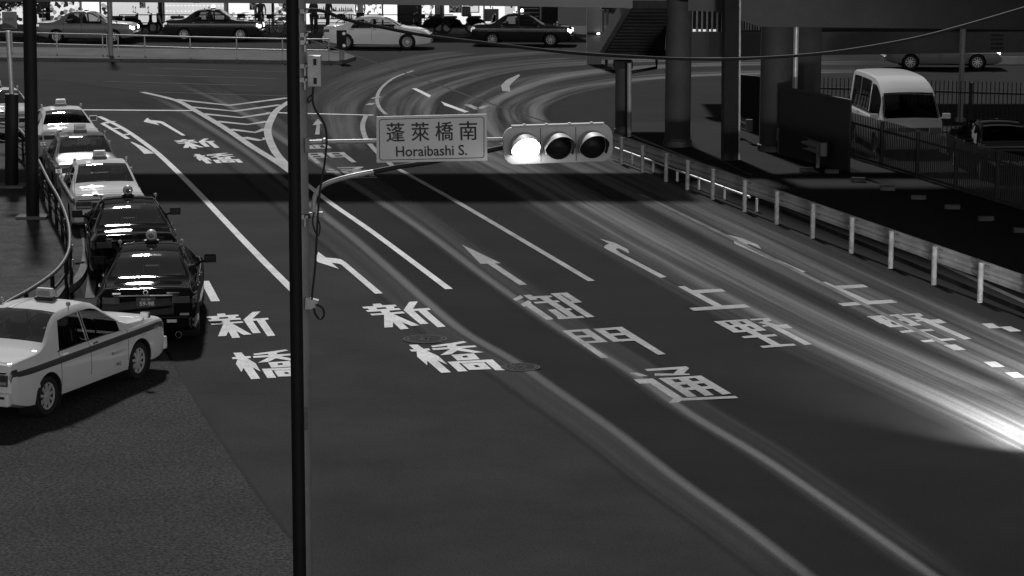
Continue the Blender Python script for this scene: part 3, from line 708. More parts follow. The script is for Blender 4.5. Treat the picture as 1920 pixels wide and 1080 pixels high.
    # mirrors
    for sd in (1, -1):
        t = MB()
        if mirrors == 'fender':
            p = c.S(1.62, 8, 0, sd); t.tube([p + Vector((-sd * .05, 0, -.01)), p + Vector((sd * .03, -.02, .10)), p + Vector((sd * .03, -.02, .11))], .014, 8); bx_ = p + Vector((sd * .05, -.01, .14)); sz = (.15, .07, .09)
        else:
            p = c.S(c.ws[1] - .18, 8.6, 0, sd); t.tube([p + Vector((-sd * .02, 0, 0)), p + Vector((sd * .12, -.02, .05))], .022, 8); bx_ = p + Vector((sd * .19, -.02, .08)); sz = (.22, .10, .15)
        t.box(bx_, sz); mo = t.build('mirror', M_CHROME if mirrors == 'fender' else paint, root, bevel=.03)
        t = MB(); t.box(bx_ + Vector((0, -sz[1] / 2 - .003, 0)), (sz[0] * .86, .006, sz[2] * .8)); t.build('mirror_glass', M_CHROME if mirrors == 'fender' else M_LENSO, mo)
    # taxi fittings
    if stripe:
        t = MB()
        for sd in (1, -1):
            c.patch(t, -L2 + .16, L2 - .12, 5.5, 6.4, .0035, sd, nt=60, nq=3)
        # remove nothing: the stripe runs above the arches
        t.build('side_stripe', M_STRIPE, root, smooth=True, split=True)
        t = MB(); xq = lambda tt, x: min((abs(c.S(tt, 12 + i / 20).x - x), 12 + i / 20) for i in range(41))[1]
        for t0, t1 in ((-L2 + .03, c.bl[0] - .03), (c.bl[1] + .02, c.ws[0] - .02)):
            rows = []
            for i in range(16):
                tt = t0 + (t1 - t0) * i / 15; rr = c.rows(tt)
                def at(x):
                    for k in (11, 12, 13):
                        if rr[k + 1].x <= x <= rr[k].x:
                            f = (rr[k].x - x) / (rr[k].x - rr[k + 1].x); return rr[k].lerp(rr[k + 1], f)
                    return rr[13]
                rows.append([Vector((-at(x).x, at(x).y, at(x).z + .005)) for x in (.36, .30, .25)])
            t.grid(rows)
        t.build('roof_stripe', M_STRIPE, root, split=True)
    if bands:
        t = MB()
        for sd in (1, -1):
            for i in range(60):
                if i % 2 == 0:
                    a = -L2 + .2 + i * .0725
                    c.patch(t, a, a + .0725, 5.9, 6.2, .004, sd, nt=1, nq=1); c.patch(t, a + .0725, a + .145, 5.6, 5.9, .004, sd, nt=1, nq=1)
        t.build('chequer_band', M_WTEXT, root)
    if roof_sign:
        zr = c.fz(.0) + .012
        t = MB()
        if roof_sign == 'block':
            t.box((0, -.02, zr + .03), (.34, .16, .05), mi=0); bo = t.build('roof_sign_base', M_DKPLAS, root, bevel=.01)
            t = MB()
            for x0, x1, in ((-.15, .15),):
                pr = [(-.07, .05), (.07, .05), (.065, .14), (.02, .20), (-.05, .20)]
                A = [(x0, -.02 + y, zr + z) for y, z in pr]; Bq = [(x1, -.02 + y, zr + z) for y, z in pr]
                t.grid([A, Bq], close=True); t.poly(A[::-1]); t.poly(Bq)
            ro = t.build('roof_sign', M_SIGNL if lit else M_SIGNU, root, bevel=.025)
            if not lit:
                t = MB(); t.box((0, -.02 - .076, zr + .12), (.22, .004, .07)); t.build('sign_lettering_panel', mat('sign_print', .22, rough=.6, n1=(60, .6)), ro)
        else:
            t.lathe((0, -.02, zr + .02), (0, 0, 1), [(.13, -.01), (.14, .02), (.05, .035)], 20); t.build('roof_sign_base', M_DKPLAS, root)
            t = MB(); t.lathe((0, -.02, zr + .13), (0, 1, 0), [(.0001, -.10), (.07, -.09), (.10, -.05), (.105, 0), (.10, .05), (.07, .09), (.0001, .10)], 20)
            ro = t.build('roof_sign', M_SIGNU, root, smooth=True)
            t = MB(); t.lathe((0, -.02, zr + .13), (0, 1, 0), [(.05, -.097), (.03, -.102), (.0001, -.102)], 16); t.build('sign_emblem', M_STRIPE, ro)
        for sd in (1, -1):
            t = MB(); p = c.S(-.35 if kind == 'crown' else -.2, 11, 0, sd)
            t.tube([p, p + Vector((0, 0, .07))], .008, 6); t.lathe(p + Vector((0, 0, .10)), (0, 0, 1), [(.0001, -.04), (.03, -.028), (.04, 0), (.03, .028), (.0001, .04)], 12)
            t.build('roof_marker', M_TAILR, root, smooth=True)
        t = MB(); p = c.S(-L2 + .5, 11.5, 0, -1)
        t.tube([p, p + Vector((-.02, -.25, .42))], .004, 5); t.build('antenna', M_DKPLAS, root)
    return root
def headlamps(root, L2, x=.58, z=.66, watts=60, spread=34, tilt=2.6):
    for sd in (1, -1):
        l = bpy.data.lights.new('added_beam', 'SPOT'); l.energy = watts; l.spot_size = R(spread); l.spot_blend = 1.0; l.shadow_soft_size = .09
        o = bpy.data.objects.new('added_beam', l); COL.objects.link(o); o.parent = root
        o.location = (sd * x, L2 + .12, z); o.rotation_euler = (R(90 - tilt), 0, 0)
def put(o, x, y, head, label, cat='taxi', group=None, z=0):
    o.location = (x, y, z); o.rotation_euler = (0, 0, R(head)); tag(o, label, cat, group); return o

crown_w = make_car('crown', CROWN, M_WHITE, 'taxi', stripe=True, mirrors='fender', plate='34-12')
near = put(crown_w, -7.37, 36.14, -20.5, 'white taxi with a dark side stripe turning out at the bottom left of the road', group='taxis')
# lettering on the side the camera sees
for body, t, z, h, wd, m in (('TAXI', .70, .725, .055, .26, M_WTEXT), ('無線', 1.55, .735, .06, .15, M_WTEXT), ('東京', 2.0, .745, .05, .16, M_WTEXT), ('個人タクシー', .70, .60, .05, .42, M_STRIPE), ('942', .70, .40, .06, .15, M_STRIPE)):
    cc = Car(CROWN); mt = Matrix.Translation((cc.fw(t) + .009, t, z)) @ Matrix.Rotation(math.pi / 2, 4, 'Z') @ Matrix.Rotation(math.pi / 2, 4, 'X')
    text_part('door_lettering', body, .1, mt, m, near, width=wd, height=h)
def car_copy(src, *a, **k):
    n = copy_tree(src)
    for ch in list(n.children):
        if ch.name.startswith('door_lettering'): bpy.data.objects.remove(ch)
    return put(n, *a, **k)
QG = 'taxis queuing along the left kerb'
car_copy(crown_w, -9.75, 54.5, 15, 'white boxy taxi in the queue directly ahead of the two black taxis', group=QG)
modern_w = make_car('modern', MODERN, M_WHITE, 'taxi', stripe=True, mirrors='door', plate='71-05')
put(modern_w, -13.1, 67.2, 17, 'rounded white taxi in the queue beside the stop line, ahead of the silver taxi', group=QG)
car_copy(crown_w, -16.2, 72.8, 24, 'white taxi at the far left edge, behind the two posts', group=QG)
crown_s = make_car('crown', CROWN, M_SILVER, 'taxi', stripe=True, mirrors='fender', plate='20-46')
put(crown_s, -11.25, 60.2, 15.5, 'silver grey taxi in the queue between two white ones', group=QG)
modern_b = make_car('modern', MODERN, M_BLKP, 'taxi', stripe=False, mirrors='door', roof_sign='ball', tint='clear', chrome=True, plate='59-98')
put(modern_b, -6.62, 42.1, 6, 'glossy black taxi nearest the camera in the kerb queue, plate reading 59-98', group=QG)
car_copy(modern_b, -8.05, 48.2, 12, 'second glossy black taxi of the kerb queue, between another black one and a white one', group=QG)
# far side, standing at the lights
crown_g = make_car('crown', CROWN, M_GREYP, 'taxi', lit=True, mirrors='fender', plate=None)
put(crown_g, -20.7, 113.6, -92, 'grey taxi with a lit roof lamp in front of the shops, behind the left poles', group='cars in front of the shops')
crown_d = make_car('crown', CROWN, M_DGREY, 'taxi', lit=True, mirrors='fender', plate=None, bands=True)
put(crown_d, -14.7, 115.0, -93, 'dark taxi with a chequered side band and lit roof lamp by the poster wall', group='cars in front of the shops')
modern_f = make_car('modern', MODERN, M_WHITE, 'sedan', mirrors='door', roof_sign=None, plate=None, chrome=True)
put(modern_f, -6.3, 109.7, -93, 'white sedan seen side on before the brightest shop window', cat='car', group='cars in front of the shops')
put(car_copy(crown_d, 0, 0, 0, 'x'), .5, 111.5, -96, 'black taxi with a small lit roof lamp, right of the white sedan', group='cars in front of the shops')
put(car_copy(crown_g, 0, 0, 0, 'x'), 18.1, 98.2, -92, 'grey taxi on the far road at right, seen beneath the girder')
# unseen taxis added past the right edge to light the lanes
beam_taxi = make_car('crown', CROWN, M_WHITE, 'taxi', lit=True, mirrors='fender', plate='88-20', stripe=False)
TG = 'unseen taxis added to light the right-hand lanes'
for x, y, h_, n_ in ((8.95, 29.0, 16.5, 'near'), (10.35, 32.2, 16, 'rail')):     # added out of view; their strong beams brighten the right-hand lanes
    o = put(beam_taxi if n_ == 'near' else copy_tree(beam_taxi), x, y, h_, 'unseen pale taxi added past the right edge to light the lanes, ' + ('second lane from the rail' if n_ == 'near' else 'lane beside the rail'), group=TG)
for o in list(bpy.data.objects):
    if o.parent is None and o.get('group') == TG:
        off_ = o.location.y < 40
        headlamps(o, 2.35, watts=(6000 if o.location.x < 9.5 else 3500) if off_ else 3500, tilt=1.6 if off_ else 4, spread=58)  # strong beams added with the unseen taxis to light the lanes
van = make_car('van', VAN, M_WHITE, 'van', mirrors='door', roof_sign=None, tint='dark', plate=None)
put(van, 11.4, 69.0, 184, 'white high-roof van parked nose-on in the dark lot behind the fence', cat='van')
suv = make_car('modern', MODERN, M_BLKP, 'parked_car', mirrors='door', roof_sign=None, tint='dark', plate=None, chrome=True)
put(suv, 13.3, 63.2, 183, 'black car parked in the dark lot at the right edge, nose towards the fence', cat='car')

# ------------------------------------------------------------------ signal pole, name sign and traffic light
PY = 26.0
def frame_axes(u0, v0, Y): return V(u0, v0, Y)
pole = empty('signal_pole', (V(566, 560, PY).x, PY, 0))
def loc(p, root): return Vector(p) - Vector(root.location)
t = MB(); t.tube([loc((V(560, 0, PY).x, PY, 9.6), pole), loc((V(566, 540, PY).x, PY, 4.9), pole), loc((V(569, 1080, PY).x, PY, 0), pole)], [.085, .095, .105], 20)
t.build('post', M_STEEL, pole, smooth=True)
def ring(u, v, r=.11, h=.05, name='clamp', m=M_DKPLAS):
    p = loc(V(u, v, PY), pole); t = MB(); t.lathe(p, (0, 0, 1), [(r - .015, -h / 2), (r, -h / 2), (r, h / 2), (r - .015, h / 2)], 18); o = t.build(name, m, pole, smooth=True)
    t = MB(); t.box(p + Vector((.02, -r - .01, 0)), (.05, .05, .05)); t.box(p + Vector((.07, -r, .0)), (.03, .03, .03)); t.box(p + Vector((.05, -r + .0, -.06)), (.02, .03, .10)); t.build('clamp_bolt', M_GALV, o, split=True)
for v in (20, 64, 78, 122, 148, 404): ring(565, v)
# cabinet
t = MB(); p = loc(V(590, 133, PY - .1), pole); t.box(p, (.15, .14, .345)); cb = t.build('cabinet', M_GALV, pole, bevel=.008)
for dz in (.105, -.105):
    t = MB(); t.box(p + Vector((.01, -.075, dz)), (.035, .02, .07)); t.build('latch', M_BLACK, cb, bevel=.005)
# hanging cable
t = MB(); t.tube(smooth_line([loc(V(u, v, PY - .14), pole) for u, v in ((588, 161), (586, 185), (591, 205), (606, 228), (612, 250), (612, 275), (608, 310), (601, 350), (597, 390), (594, 440), (591, 500), (586, 545), (585, 562))], 5), .012, 8)
t.build('cable', M_BLACK, pole, smooth=True)
t = MB(); t.tube(smooth_line([loc(V(u, v, PY - .14), pole) for u, v in ((584, 187), (578, 192), (577, 186), (584, 178))], 5), .010, 8); t.build('cable_loop', M_BLACK, pole, smooth=True)
t = MB(); t.tube(smooth_line([loc(V(u, v, PY - .14), pole) for u, v in ((589, 398), (586, 415), (590, 432), (597, 442), (600, 425), (597, 412))], 5), .009, 8); t.build('cable_loop', M_BLACK, pole, smooth=True)
t = MB(); t.tube(smooth_line([loc(V(u, v, PY - .16), pole) for u, v in ((588, 578), (592, 590), (600, 598), (607, 592), (606, 580), (598, 573), (592, 572))], 5), .013, 8); t.build('cable_loop', M_BLACK, pole, smooth=True)
t = MB(); q = [V(u, v, PY - .14) for u, v in ((572, 580), (590, 580), (597, 564), (573, 558))]; t.hexa([loc(x, pole) for x in q], [loc(x + Vector((0, .09, 0)), pole) for x in q]); t.build('cable_cover', M_GALV, pole)
# street name sign with its arms
sg = empty('street_sign', V(809, 259, PY)); S0 = Vector(sg.location)
def ls(u, v, dy=0): return V(u, v, PY + dy) - S0
m_ = MB(); A = [ls(706, 219), ls(706, 305), ls(914, 301), ls(912, 214)]
bk = [p + Vector((0, .04, 0)) for p in A]; m_.hexa([A[0], A[1], bk[1], bk[0]], [A[3], A[2], bk[2], bk[3]]); m_.build('sign_panel', M_SIGNB, sg)
def rrect(c, u_, w_, W, H, r, n=6):
    out = []
    for cx, cy, a0 in ((W / 2 - r, H / 2 - r, 0), (-W / 2 + r, H / 2 - r, 90), (-W / 2 + r, -H / 2 + r, 180), (W / 2 - r, -H / 2 + r, 270)):
        for k in range(n + 1):
            a = R(a0 + 90 * k / n); out.append(c + u_ * (cx + r * math.cos(a)) + w_ * (cy + r * math.sin(a)))
    return out
U_ = (A[3] - A[0]).normalized(); W_ = Vector((0, 0, 1)); Ws = (A[3] - A[0]).length; Hs = (A[0] - A[1]).length; ctr = (A[0] + A[1] + A[2] + A[3]) / 4
t = MB(); t.grid([rrect(ctr + Vector((0, -.002, 0)), U_, W_, Ws - .05, Hs - .05, .035), rrect(ctr + Vector((0, -.002, 0)), U_, W_, Ws - .066, Hs - .066, .028)], close=True)
t.build('sign_border', M_INK, sg)
ang = math.atan2(U_.z, U_.x); MR = Matrix.Rotation(-ang, 4, 'Y') @ Matrix.Rotation(math.pi / 2, 4, 'X')
kx = Ws / 207.0
for ch, u, wd in (('蓬', 741.5, 35), ('萊', 788, 34), ('橋', 833, 34), ('南', 878, 34)):
    p = ls(u, 246.5 - (u - 809) * .022) + Vector((0, -.004, 0))
    me_ = text_mesh(ch, .2); allv, allf = [], []
    for k_, (dx, dz) in enumerate(((0, 0), (.0022, 0), (-.0022, 0), (0, .0018), (0, -.0018))):
        n0 = len(allv); allv += [(v.co.x + dx, v.co.y + dz, -.0004 * k_) for v in me_.vertices]; allf += [tuple(n0 + i for i in f.vertices) for f in me_.polygons]
    xs = [v[0] for v in allv]; ys = [v[1] for v in allv]; cx, cy = (min(xs) + max(xs)) / 2, (min(ys) + max(ys)) / 2
    sx, sy = wd * kx / (max(xs) - min(xs)), 36 * kx / (max(ys) - min(ys)); mm = Matrix.Translation(p) @ MR
    mesh = bpy.data.meshes.new('sign_character'); mesh.from_pydata([tuple(mm @ Vector(((v[0] - cx) * sx, (v[1] - cy) * sy, v[2]))) for v in allv], [], allf); mesh.materials.append(M_INK)
    o_ = bpy.data.objects.new('sign_character', mesh); COL.objects.link(o_); o_.parent = sg
p = ls(809, 282.5) + Vector((0, -.004, 0))
text_part('sign_romaji', 'Horaibashi S.', .1, Matrix.Translation(p) @ MR, M_INK, sg, bold=.0012, width=134 * kx, height=20 * kx)
tag(sg, 'pale rectangular road sign reading Horaibashi S. hanging from the signal arm', 'sign')
t = MB(); t.tube([loc(V(575, 267, PY), pole), loc(V(708, 264.5, PY + .05), pole), loc(V(945, 262, PY + .05), pole)], .027, 14); t.build('upper_arm', M_GALV, pole, smooth=True)
t = MB(); t.tube(smooth_line([loc(V(u, v, PY + (0.02 if u < 690 else .07)), pole) for u, v in ((588, 400), (589, 375), (597, 356), (615, 343), (655, 331), (700, 322))], 6), .027, 14); t.build('lower_arm', M_GALV, pole, smooth=True)
t = MB(); t.tube([loc(V(u, v, PY + .08), pole) for u, v in ((700, 322), (745, 313), (800, 305), (880, 290), (945, 276))], .029, 14); t.build('lower_arm_sleeve', M_BLACK, pole, smooth=True)
t = MB(); p = loc(V(609, 264, PY - .04), pole); t.lathe(p, (0, -1, 0), [(.0001, .05), (.02, .05), (.032, .03), (.036, 0), (.03, -.03)], 16); t.build('arm_joint', M_GALV, pole, smooth=True)
t = MB(); t.box(loc(V(576, 272, PY - .10), pole), (.05, .05, .16)); t.build('arm_bracket', M_STEEL, pole, bevel=.006)
t = MB(); t.box(loc(V(601, 402, PY - .03), pole), (.06, .06, .06)); t.box(loc(V(585, 402, PY - .02), pole), (.12, .03, .05)); t.build('arm_bracket', M_GALV, pole, bevel=.006)
t = MB(); t.box(loc(V(574, 785, PY - .105), pole), (.05, .012, .26)); t.build('number_strip', mat('strip_grey', .12, rough=.6, n1=(40, .5)), pole)
tag(pole, 'grey steel signal pole with cabinet, clamps and hanging black cable', 'pole')
# traffic light (faces the camera, a touch to the right)
tl = empty('traffic_light', V(1046, 270, PY)); tl.rotation_euler = (0, R(-1.0), R(7))
Wt, Ht = 1.25, .43
t = MB()
def stad(y, W, H, r): return [Vector((p.x, y, p.z)) for p in rrect(Vector((0, 0, 0)), Vector((1, 0, 0)), Vector((0, 0, 1)), W, H, r, 8)]
rings_ = [stad(.10, Wt - .12, Ht - .1, .12), stad(.08, Wt - .02, Ht - .02, .13), stad(.0, Wt, Ht, .14), stad(-.03, Wt - .01, Ht - .01, .13), stad(-.035, Wt - .04, Ht - .04, .12)]
t.grid(rings_, close=True); t.poly(rings_[0][::-1]); t.poly(rings_[-1]); t.build('housing', M_HOODO, tl, smooth=True, sharp=50)
t = MB(); t.box((0, -.01, Ht / 2 + .006), (Wt - .2, .10, .016)); t.build('housing_lid', M_HOODO, tl, bevel=.004)
for x in (-.38, -.13, .13, .38):
    t = MB(); t.box((x, -.02, Ht / 2 + .018), (.03, .06, .014)); t.build('lid_clip', M_GALV, tl)
for x in (-.20, .20):
    t = MB(); t.box((x, -.037, 0), (.006, .004, Ht - .05)); t.build('door_gap', M_BLACK, tl)
for k, x in enumerate((-.385, 0, .385)):
    t = MB(); t.lathe((x, -.036, -.02), (0, -1, 0), [(.152, 0), (.145, .012), (.10, .03), (.0001, .042)], 28)
    ln = t.build('lens', M_LENSG if k == 0 else M_LENSO, tl, smooth=True)
    vis = MB(); o1, o2, i1, i2 = [], [], [], []
    for j in range(29):
        a = R(-30 + 240 * j / 28); cut = .38 * (.35 + .65 * max(0, math.sin(a)) ** .6 if math.sin(a) > 0 else .35)
        for lst, r_, y_ in ((o1, .170, -.03), (o2, .166, -.03 - cut), (i1, .162, -.03), (i2, .158, -.03 - cut)):
            lst.append(Vector((x + r_ * math.cos(a), y_, -.02 + r_ * math.sin(a) - (.05 * (-y_ - .03)))))
    vis.grid([o1, o2], 0); vis.grid([o2, i2], 1); vis.grid([i2, i1], 1)
    vis.build('visor', [M_HOODO, M_BLACK], tl, smooth=True)
l = bpy.data.lights.new('signal_glow', 'POINT'); l.energy = 9; l.shadow_soft_size = .12
lo = bpy.data.objects.new('signal_glow', l); COL.objects.link(lo); lo.parent = tl; lo.location = (-.385, -.24, -.05)
tag(tl, 'horizontal three-lamp traffic light with its leftmost lamp glaring white', 'traffic light')
t = MB(); a, b_ = V(548, 0, 21), V(562, 1080, 21)
d_ = (b_ - a); t.tube([a - d_ * .35, a, b_, b_ + d_ * .62], [.055, .057, .062, .066], 20)
tag(t.build('dark_pole', M_STEELD, smooth=True), 'near black slender pole crossing the whole picture in front of the grey signal pole', 'pole')
# overhead cables
def wire(P, Y0, Y1, r, label, sag=0, m=M_BLACK):
    n = len(P) - 1; pts = [V(u, v, Y0 + (Y1 - Y0) * k / n) for k, (u, v) in enumerate(P)]
    t = MB(); t.tube(smooth_line(pts, 6), r, 6); return tag(t.build('overhead_cable', m, smooth=True), label, 'cable')
wire([(582, 18), (610, 22), (650, 37), (720, 52), (800, 67), (920, 82), (1060, 98), (1180, 106), (1300, 111), (1420, 109), (1560, 98), (1700, 75), (1800, 50), (1930, 12)], 26, 34, .022, 'thick black overhead cable sagging from the signal pole to the upper right corner')
wire([(578, 74), (620, 88), (645, 97), (730, 126), (830, 162), (960, 208), (1070, 242)], 26, 27, .007, 'thin grey stay wire from the signal pole down behind the traffic light', m=M_STEEL)
wire([(600, 82), (625, 98), (648, 97)], 26, 26.1, .006, 'short looped wire beside the start of the thin stay wire', m=M_STEEL)

# ------------------------------------------------------------------ left: posts, bent pipe rail
lp = empty('lamp_post', G(62, 418)); t = MB(); base = Vector(lp.location)
topL = V(54, -60, base.y) - base
t.tube([Vector((0, 0, .12)), topL], .155, 18); t.build('post', M_STEELD, lp, smooth=True)
t = MB(); t.box((0, 0, .15), (.72, .55, .07)); t.build('base_plate', M_CONC, lp, bevel=.01)
tag(lp, 'thick black post on a pale square base plate at the left of the road', 'post')
bs = empty('stand_sign', G(22, 358)); base = Vector(bs.location)
t = MB(); t.tube([Vector((0, 0, .1)), V(22, 176, base.y) - base], .175, 16); t.build('lower_post', M_STEELD, bs, smooth=True)
t = MB(); t.tube([V(22, 176, base.y) - base, V(15, 58, base.y) - base], .065, 12); t.build('upper_post', M_GALV, bs, smooth=True)
t = MB(); t.lathe((0, 0, .12), (0, 0, 1), [(.0001, .05), (.42, .05), (.42, 0)], 28); t.build('round_base', M_KERB, bs)
t = MB(); t.box((0, -.15, .135), (.75, .5, .03)); t.build('base_slab', M_KERB, bs)
q = V(18, 38, base.y - .2) - base
t = MB(); t.box(q, (.38, .05, .45), mi=0); sp = t.build('sign_box', mat('stand_sign_face', .17, rough=.6, n1=(6, .1)), bs, bevel=.02)
text_part('sign_lettering', '空車待', .1, Matrix.Translation(q + Vector((0, -.028, .03))) @ Matrix.Rotation(math.pi / 2, 4, 'X'), M_STRIPE, sp, width=.24, height=.10)
t = MB(); ar = [q + Vector((-.17 + .34 * k / 10, -.028, -.20 + .13 * math.cos((k / 10) * math.pi / 2))) for k in range(11)] + [q + Vector((-.17, -.028, -.20))]
t.poly(ar); t.build('sign_emblem', M_STRIPE, sp)
tag(bs, 'grey stand post with a small square sign on top at the left edge', 'sign')
RAIL = [(-60, 640), (0, 577), (60, 541), (105, 508), (126, 478), (131, 450), (127, 415), (112, 375), (92, 340), (72, 300), (58, 275), (42, 248), (20, 235), (-40, 225)]
def zlift(P, z): return [G(u, v, z) for u, v in P]
rl = empty('pipe_railing', G(60, 600)); base = Vector((rl.location.x, rl.location.y, 0)); rl.location = base
RP = smooth_line(zlift(RAIL, .95), 5)
t = MB(); t.tube([p - base for p in RP], .036, 12); t.build('top_rail', mat('rail_pipe', .10, rough=.35, metal=.3, n1=(5, .3)), rl, smooth=True)
for dz in (.28, .52):
    t = MB(); t.tube([p - base - Vector((0, 0, dz)) for p in RP], .026, 10); t.build('lower_rail', M_STEELD, rl, smooth=True)
acc = 0
for k in range(1, len(RP)):
    acc += (RP[k] - RP[k - 1]).length
    if acc > 1.7:
        acc = 0; p = RP[k] - base; t = MB(); t.tube([Vector((p.x, p.y, .1)), p - Vector((0, 0, .03))], .04, 10); t.build('post', M_STEELD, rl, smooth=True)
        t = MB(); t.box((p.x + .05, p.y - .03, .55), (.03, .06, .16)); t.build('reflector', M_GALV, rl)
tag(rl, 'curved pipe railing with a bright top rail along the left pavement edge', 'railing')

# ------------------------------------------------------------------ far median railing
fr = empty('median_railing', (-15, 104.3, 0)); base = Vector(fr.location)
us = [(-60, 95.5), (23, 98), (107, 101), (193, 103), (201, 103.5), (222, 104), (272, 105.5), (357, 108), (444, 110), (530, 112), (617, 113)]
pts = [G(u, v, .15) for u, v in us]
for p in pts:
    t = MB(); t.tube([p - base, p - base + Vector((0, 0, .92))], .03, 8); t.build('post', M_GALV, fr, smooth=True)
for h in (.90, .42):  # rails also stand in for the light trails running along here
    t = MB(); t.tube([p - base + Vector((0, 0, h)) for p in pts], .033, 8); t.build('rail', M_GUARD, fr, smooth=True)
tag(fr, 'two-rail pedestrian railing on the far median, its pale rails also standing for light trails', 'railing')
mp = G(208, 104, .15); t = MB(); t.tube([mp, mp + Vector((0, 0, 5))], .11, 12)
tag(t.build('utility_post', M_STEEL, smooth=True), 'grey round post rising from the far median railing', 'post')
mk = empty('marker_box', G(641, 112, .15)); t = MB(); t.tube([(0, 0, 0), (0, 0, .45)], .11, 12); t.build('foot', M_STEEL, mk)
t = MB(); t.box((0, 0, .85), (.42, .3, .85)); bx_ = t.build('box', M_CONCD, mk, bevel=.03)
for dz in (.62, 1.14):
    t = MB(); t.lathe((.11, -.155, dz), (0, -1, 0), [(.0001, .02), (.06, .015), (.075, 0)], 14); t.build('reflector', mat('reflector_glow', .9, rough=.3), bx_)
tag(mk, 'dark marker box with two round reflectors at the tip of the median', 'marker')

# ------------------------------------------------------------------ guard rail along the right-hand lanes
M_POST = mat('rail_post_paint', .11, rough=.8, spec=.2, n1=(6, .35), n2=(40, .2))
def guardrail(name, P0, P1, n, zt, depth, m, label, posts, ends=True, post_r=.055):
    """P0,P1 ground points; corrugated beam"""
    root = empty(name, P0); d = (P1 - P0); L = d.length; dn = d.normalized(); nn = Vector((dn.y, -dn.x, 0))
    prof = [(0, zt), (.05, zt - .04), (.06, zt - .09), (.0, zt - .15), (.0, zt - .2), (.06, zt - .26), (.05, zt - .31), (0, zt - .35)]
    b = MB(); rows = [[dn * (L * k / n) + nn * (-x) + Vector((0, 0, z)) for x, z in prof] for k in range(n + 1)]
    b.grid(rows); b.grid([[p + nn * .012 for p in r] for r in rows], flip=True); b.build('beam', m, root, smooth=True)
    for s_ in posts:
        b = MB(); p = dn * s_ + nn * .10; b.tube([Vector((p.x, p.y, 0)), Vector((p.x, p.y, zt - .02))], post_r, 12); b.build('post', M_POST, root, smooth=True)
        b = MB(); 
        for dz in (.09, .26):
            for dx in (-.05, .05): b.box(dn * (s_ + dx) + nn * (-.045) + Vector((0, 0, zt - dz)), (.03, .03, .03))
        b.build('bolt', M_STEELD, root, split=True)
    if ends:
        for e, s_ in ((0, 0), (1, L)):
            b = MB(); p = dn * s_; b.tube([p + Vector((0, 0, zt - .36)), p + Vector((0, 0, zt + .01))], .11, 14); b.build('end_cap', m, root, smooth=True)
    tag(root, label, 'guard rail'); return root
g0, g1 = G(1140, 297), G(1990, 622)
dirg = (g1 - g0).normalized(); Lg = (g1 - g0).length
ps = []
for u, v in ((1168, 309), (1210, 324), (1256, 341), (1306, 356), (1358, 374), (1415, 397), (1477, 420), (1542, 446), (1612, 474), (1690, 502), (1772, 533), (1862, 566), (1960, 600)):
    ps.append((G(u, v) - g0).dot(dirg))
guardrail('guard_rail', g0, g1, 60, .80, .3, M_GUARD, 'long pale corrugated guard rail running beside the right-hand lanes', ps, ends=False)
# made-up pipe and stubs standing in for light trails between the posts
gr = empty('trail_pipe', g0); b = MB(); off = Vector((dirg.y, -dirg.x, 0)) * -.22
b.tube([off + Vector((0, 0, .30)) + dirg * 0, off + Vector((0, 0, .30)) + dirg * Lg * .40], .03, 8); b.build('rail', M_GALV, gr, smooth=True)  # made-up pipe, standing in for light trails
for s_ in ps[:6]:
    b = MB(); b.tube([off + dirg * s_, off + dirg * s_ + Vector((0, 0, .33))], .035, 8); b.build('post', M_GALV, gr, smooth=True)  # made-up stubs under the pipe, standing in for light trails
tag(gr, 'low pale pipe added in place of light trails at the foot of the long guard rail', 'barrier')
a_, c_ = G(1462, 292), G(1543, 322)
guardrail('guard_rail_stub', a_, c_, 4, .80, .3, M_CONC, 'short grey guard rail piece with a blunt end before the dark boards', [.25, (c_ - a_).length - .15])
a_, c_ = G(1378, 262), G(1404, 274)
guardrail('guard_rail_stub', a_, c_, 3, .80, .3, M_CONC, 'small grey guard rail end beside the tall steel pole', [.3])
first = None; BL = ['leftmost', 'second', 'third', 'fourth, middle', 'fifth', 'third from the right', 'second from the right', 'rightmost']
for k, (u, v) in enumerate(((1512, 322), (1560, 325), (1609, 341), (1664, 357), (1722, 374), (1785, 392), (1848, 414), (1915, 436))):
    p = G(u, v, .1)
    if first is None:
        b = MB(); b.box((0, 0, .06), (.38, .16, .12), 0); o = b.build('kerb_block', mat('lot_block', .04, rough=.95, spec=.1, n1=(5, .3)), bevel=.02); first = o
    else: o = first.copy(); COL.objects.link(o)
    o.location = p; o.rotation_euler = (0, 0, R(random.uniform(-14, 4)))
    tag(o, BL[k] + ' low concrete block along the edge of the dark lot', 'kerb block', 'concrete blocks along the dark lot')

# ------------------------------------------------------------------ footbridge with stair, columns, expressway
fb = empty('footbridge', (0, 65, 0)); base = Vector(fb.location)
def slab(name, pl, Y0, Y1, ztop, m, parent, base):
    """pl: (u,v) of the lower edge at Y0"""
    b = MB(); P = [V(u, v, Y0) for u, v in pl]
    for k in range(len(P) - 1):
        a, c = P[k], P[k + 1]; a2, c2 = Vector((a.x, Y1, a.z)), Vector((c.x, Y1, c.z))
        b.hexa([a - base, c - base, c2 - base, a2 - base], [Vector((q.x, q.y, ztop)) - base for q in (a, c, c2, a2)])
    return b.build(name, m, parent)
slab('girder', [(-900, -4), (600, 7), (1186, 15)], 65, 65.35, 6.3, mat('bridge_paint', .05, rough=.6, n1=(.4, .25), n2=(6, .1)), fb, base)
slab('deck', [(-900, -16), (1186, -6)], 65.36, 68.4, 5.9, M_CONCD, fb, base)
slab('girder', [(-900, -14), (1186, -3)], 68.41, 68.75, 6.3, M_CONCD, fb, base)
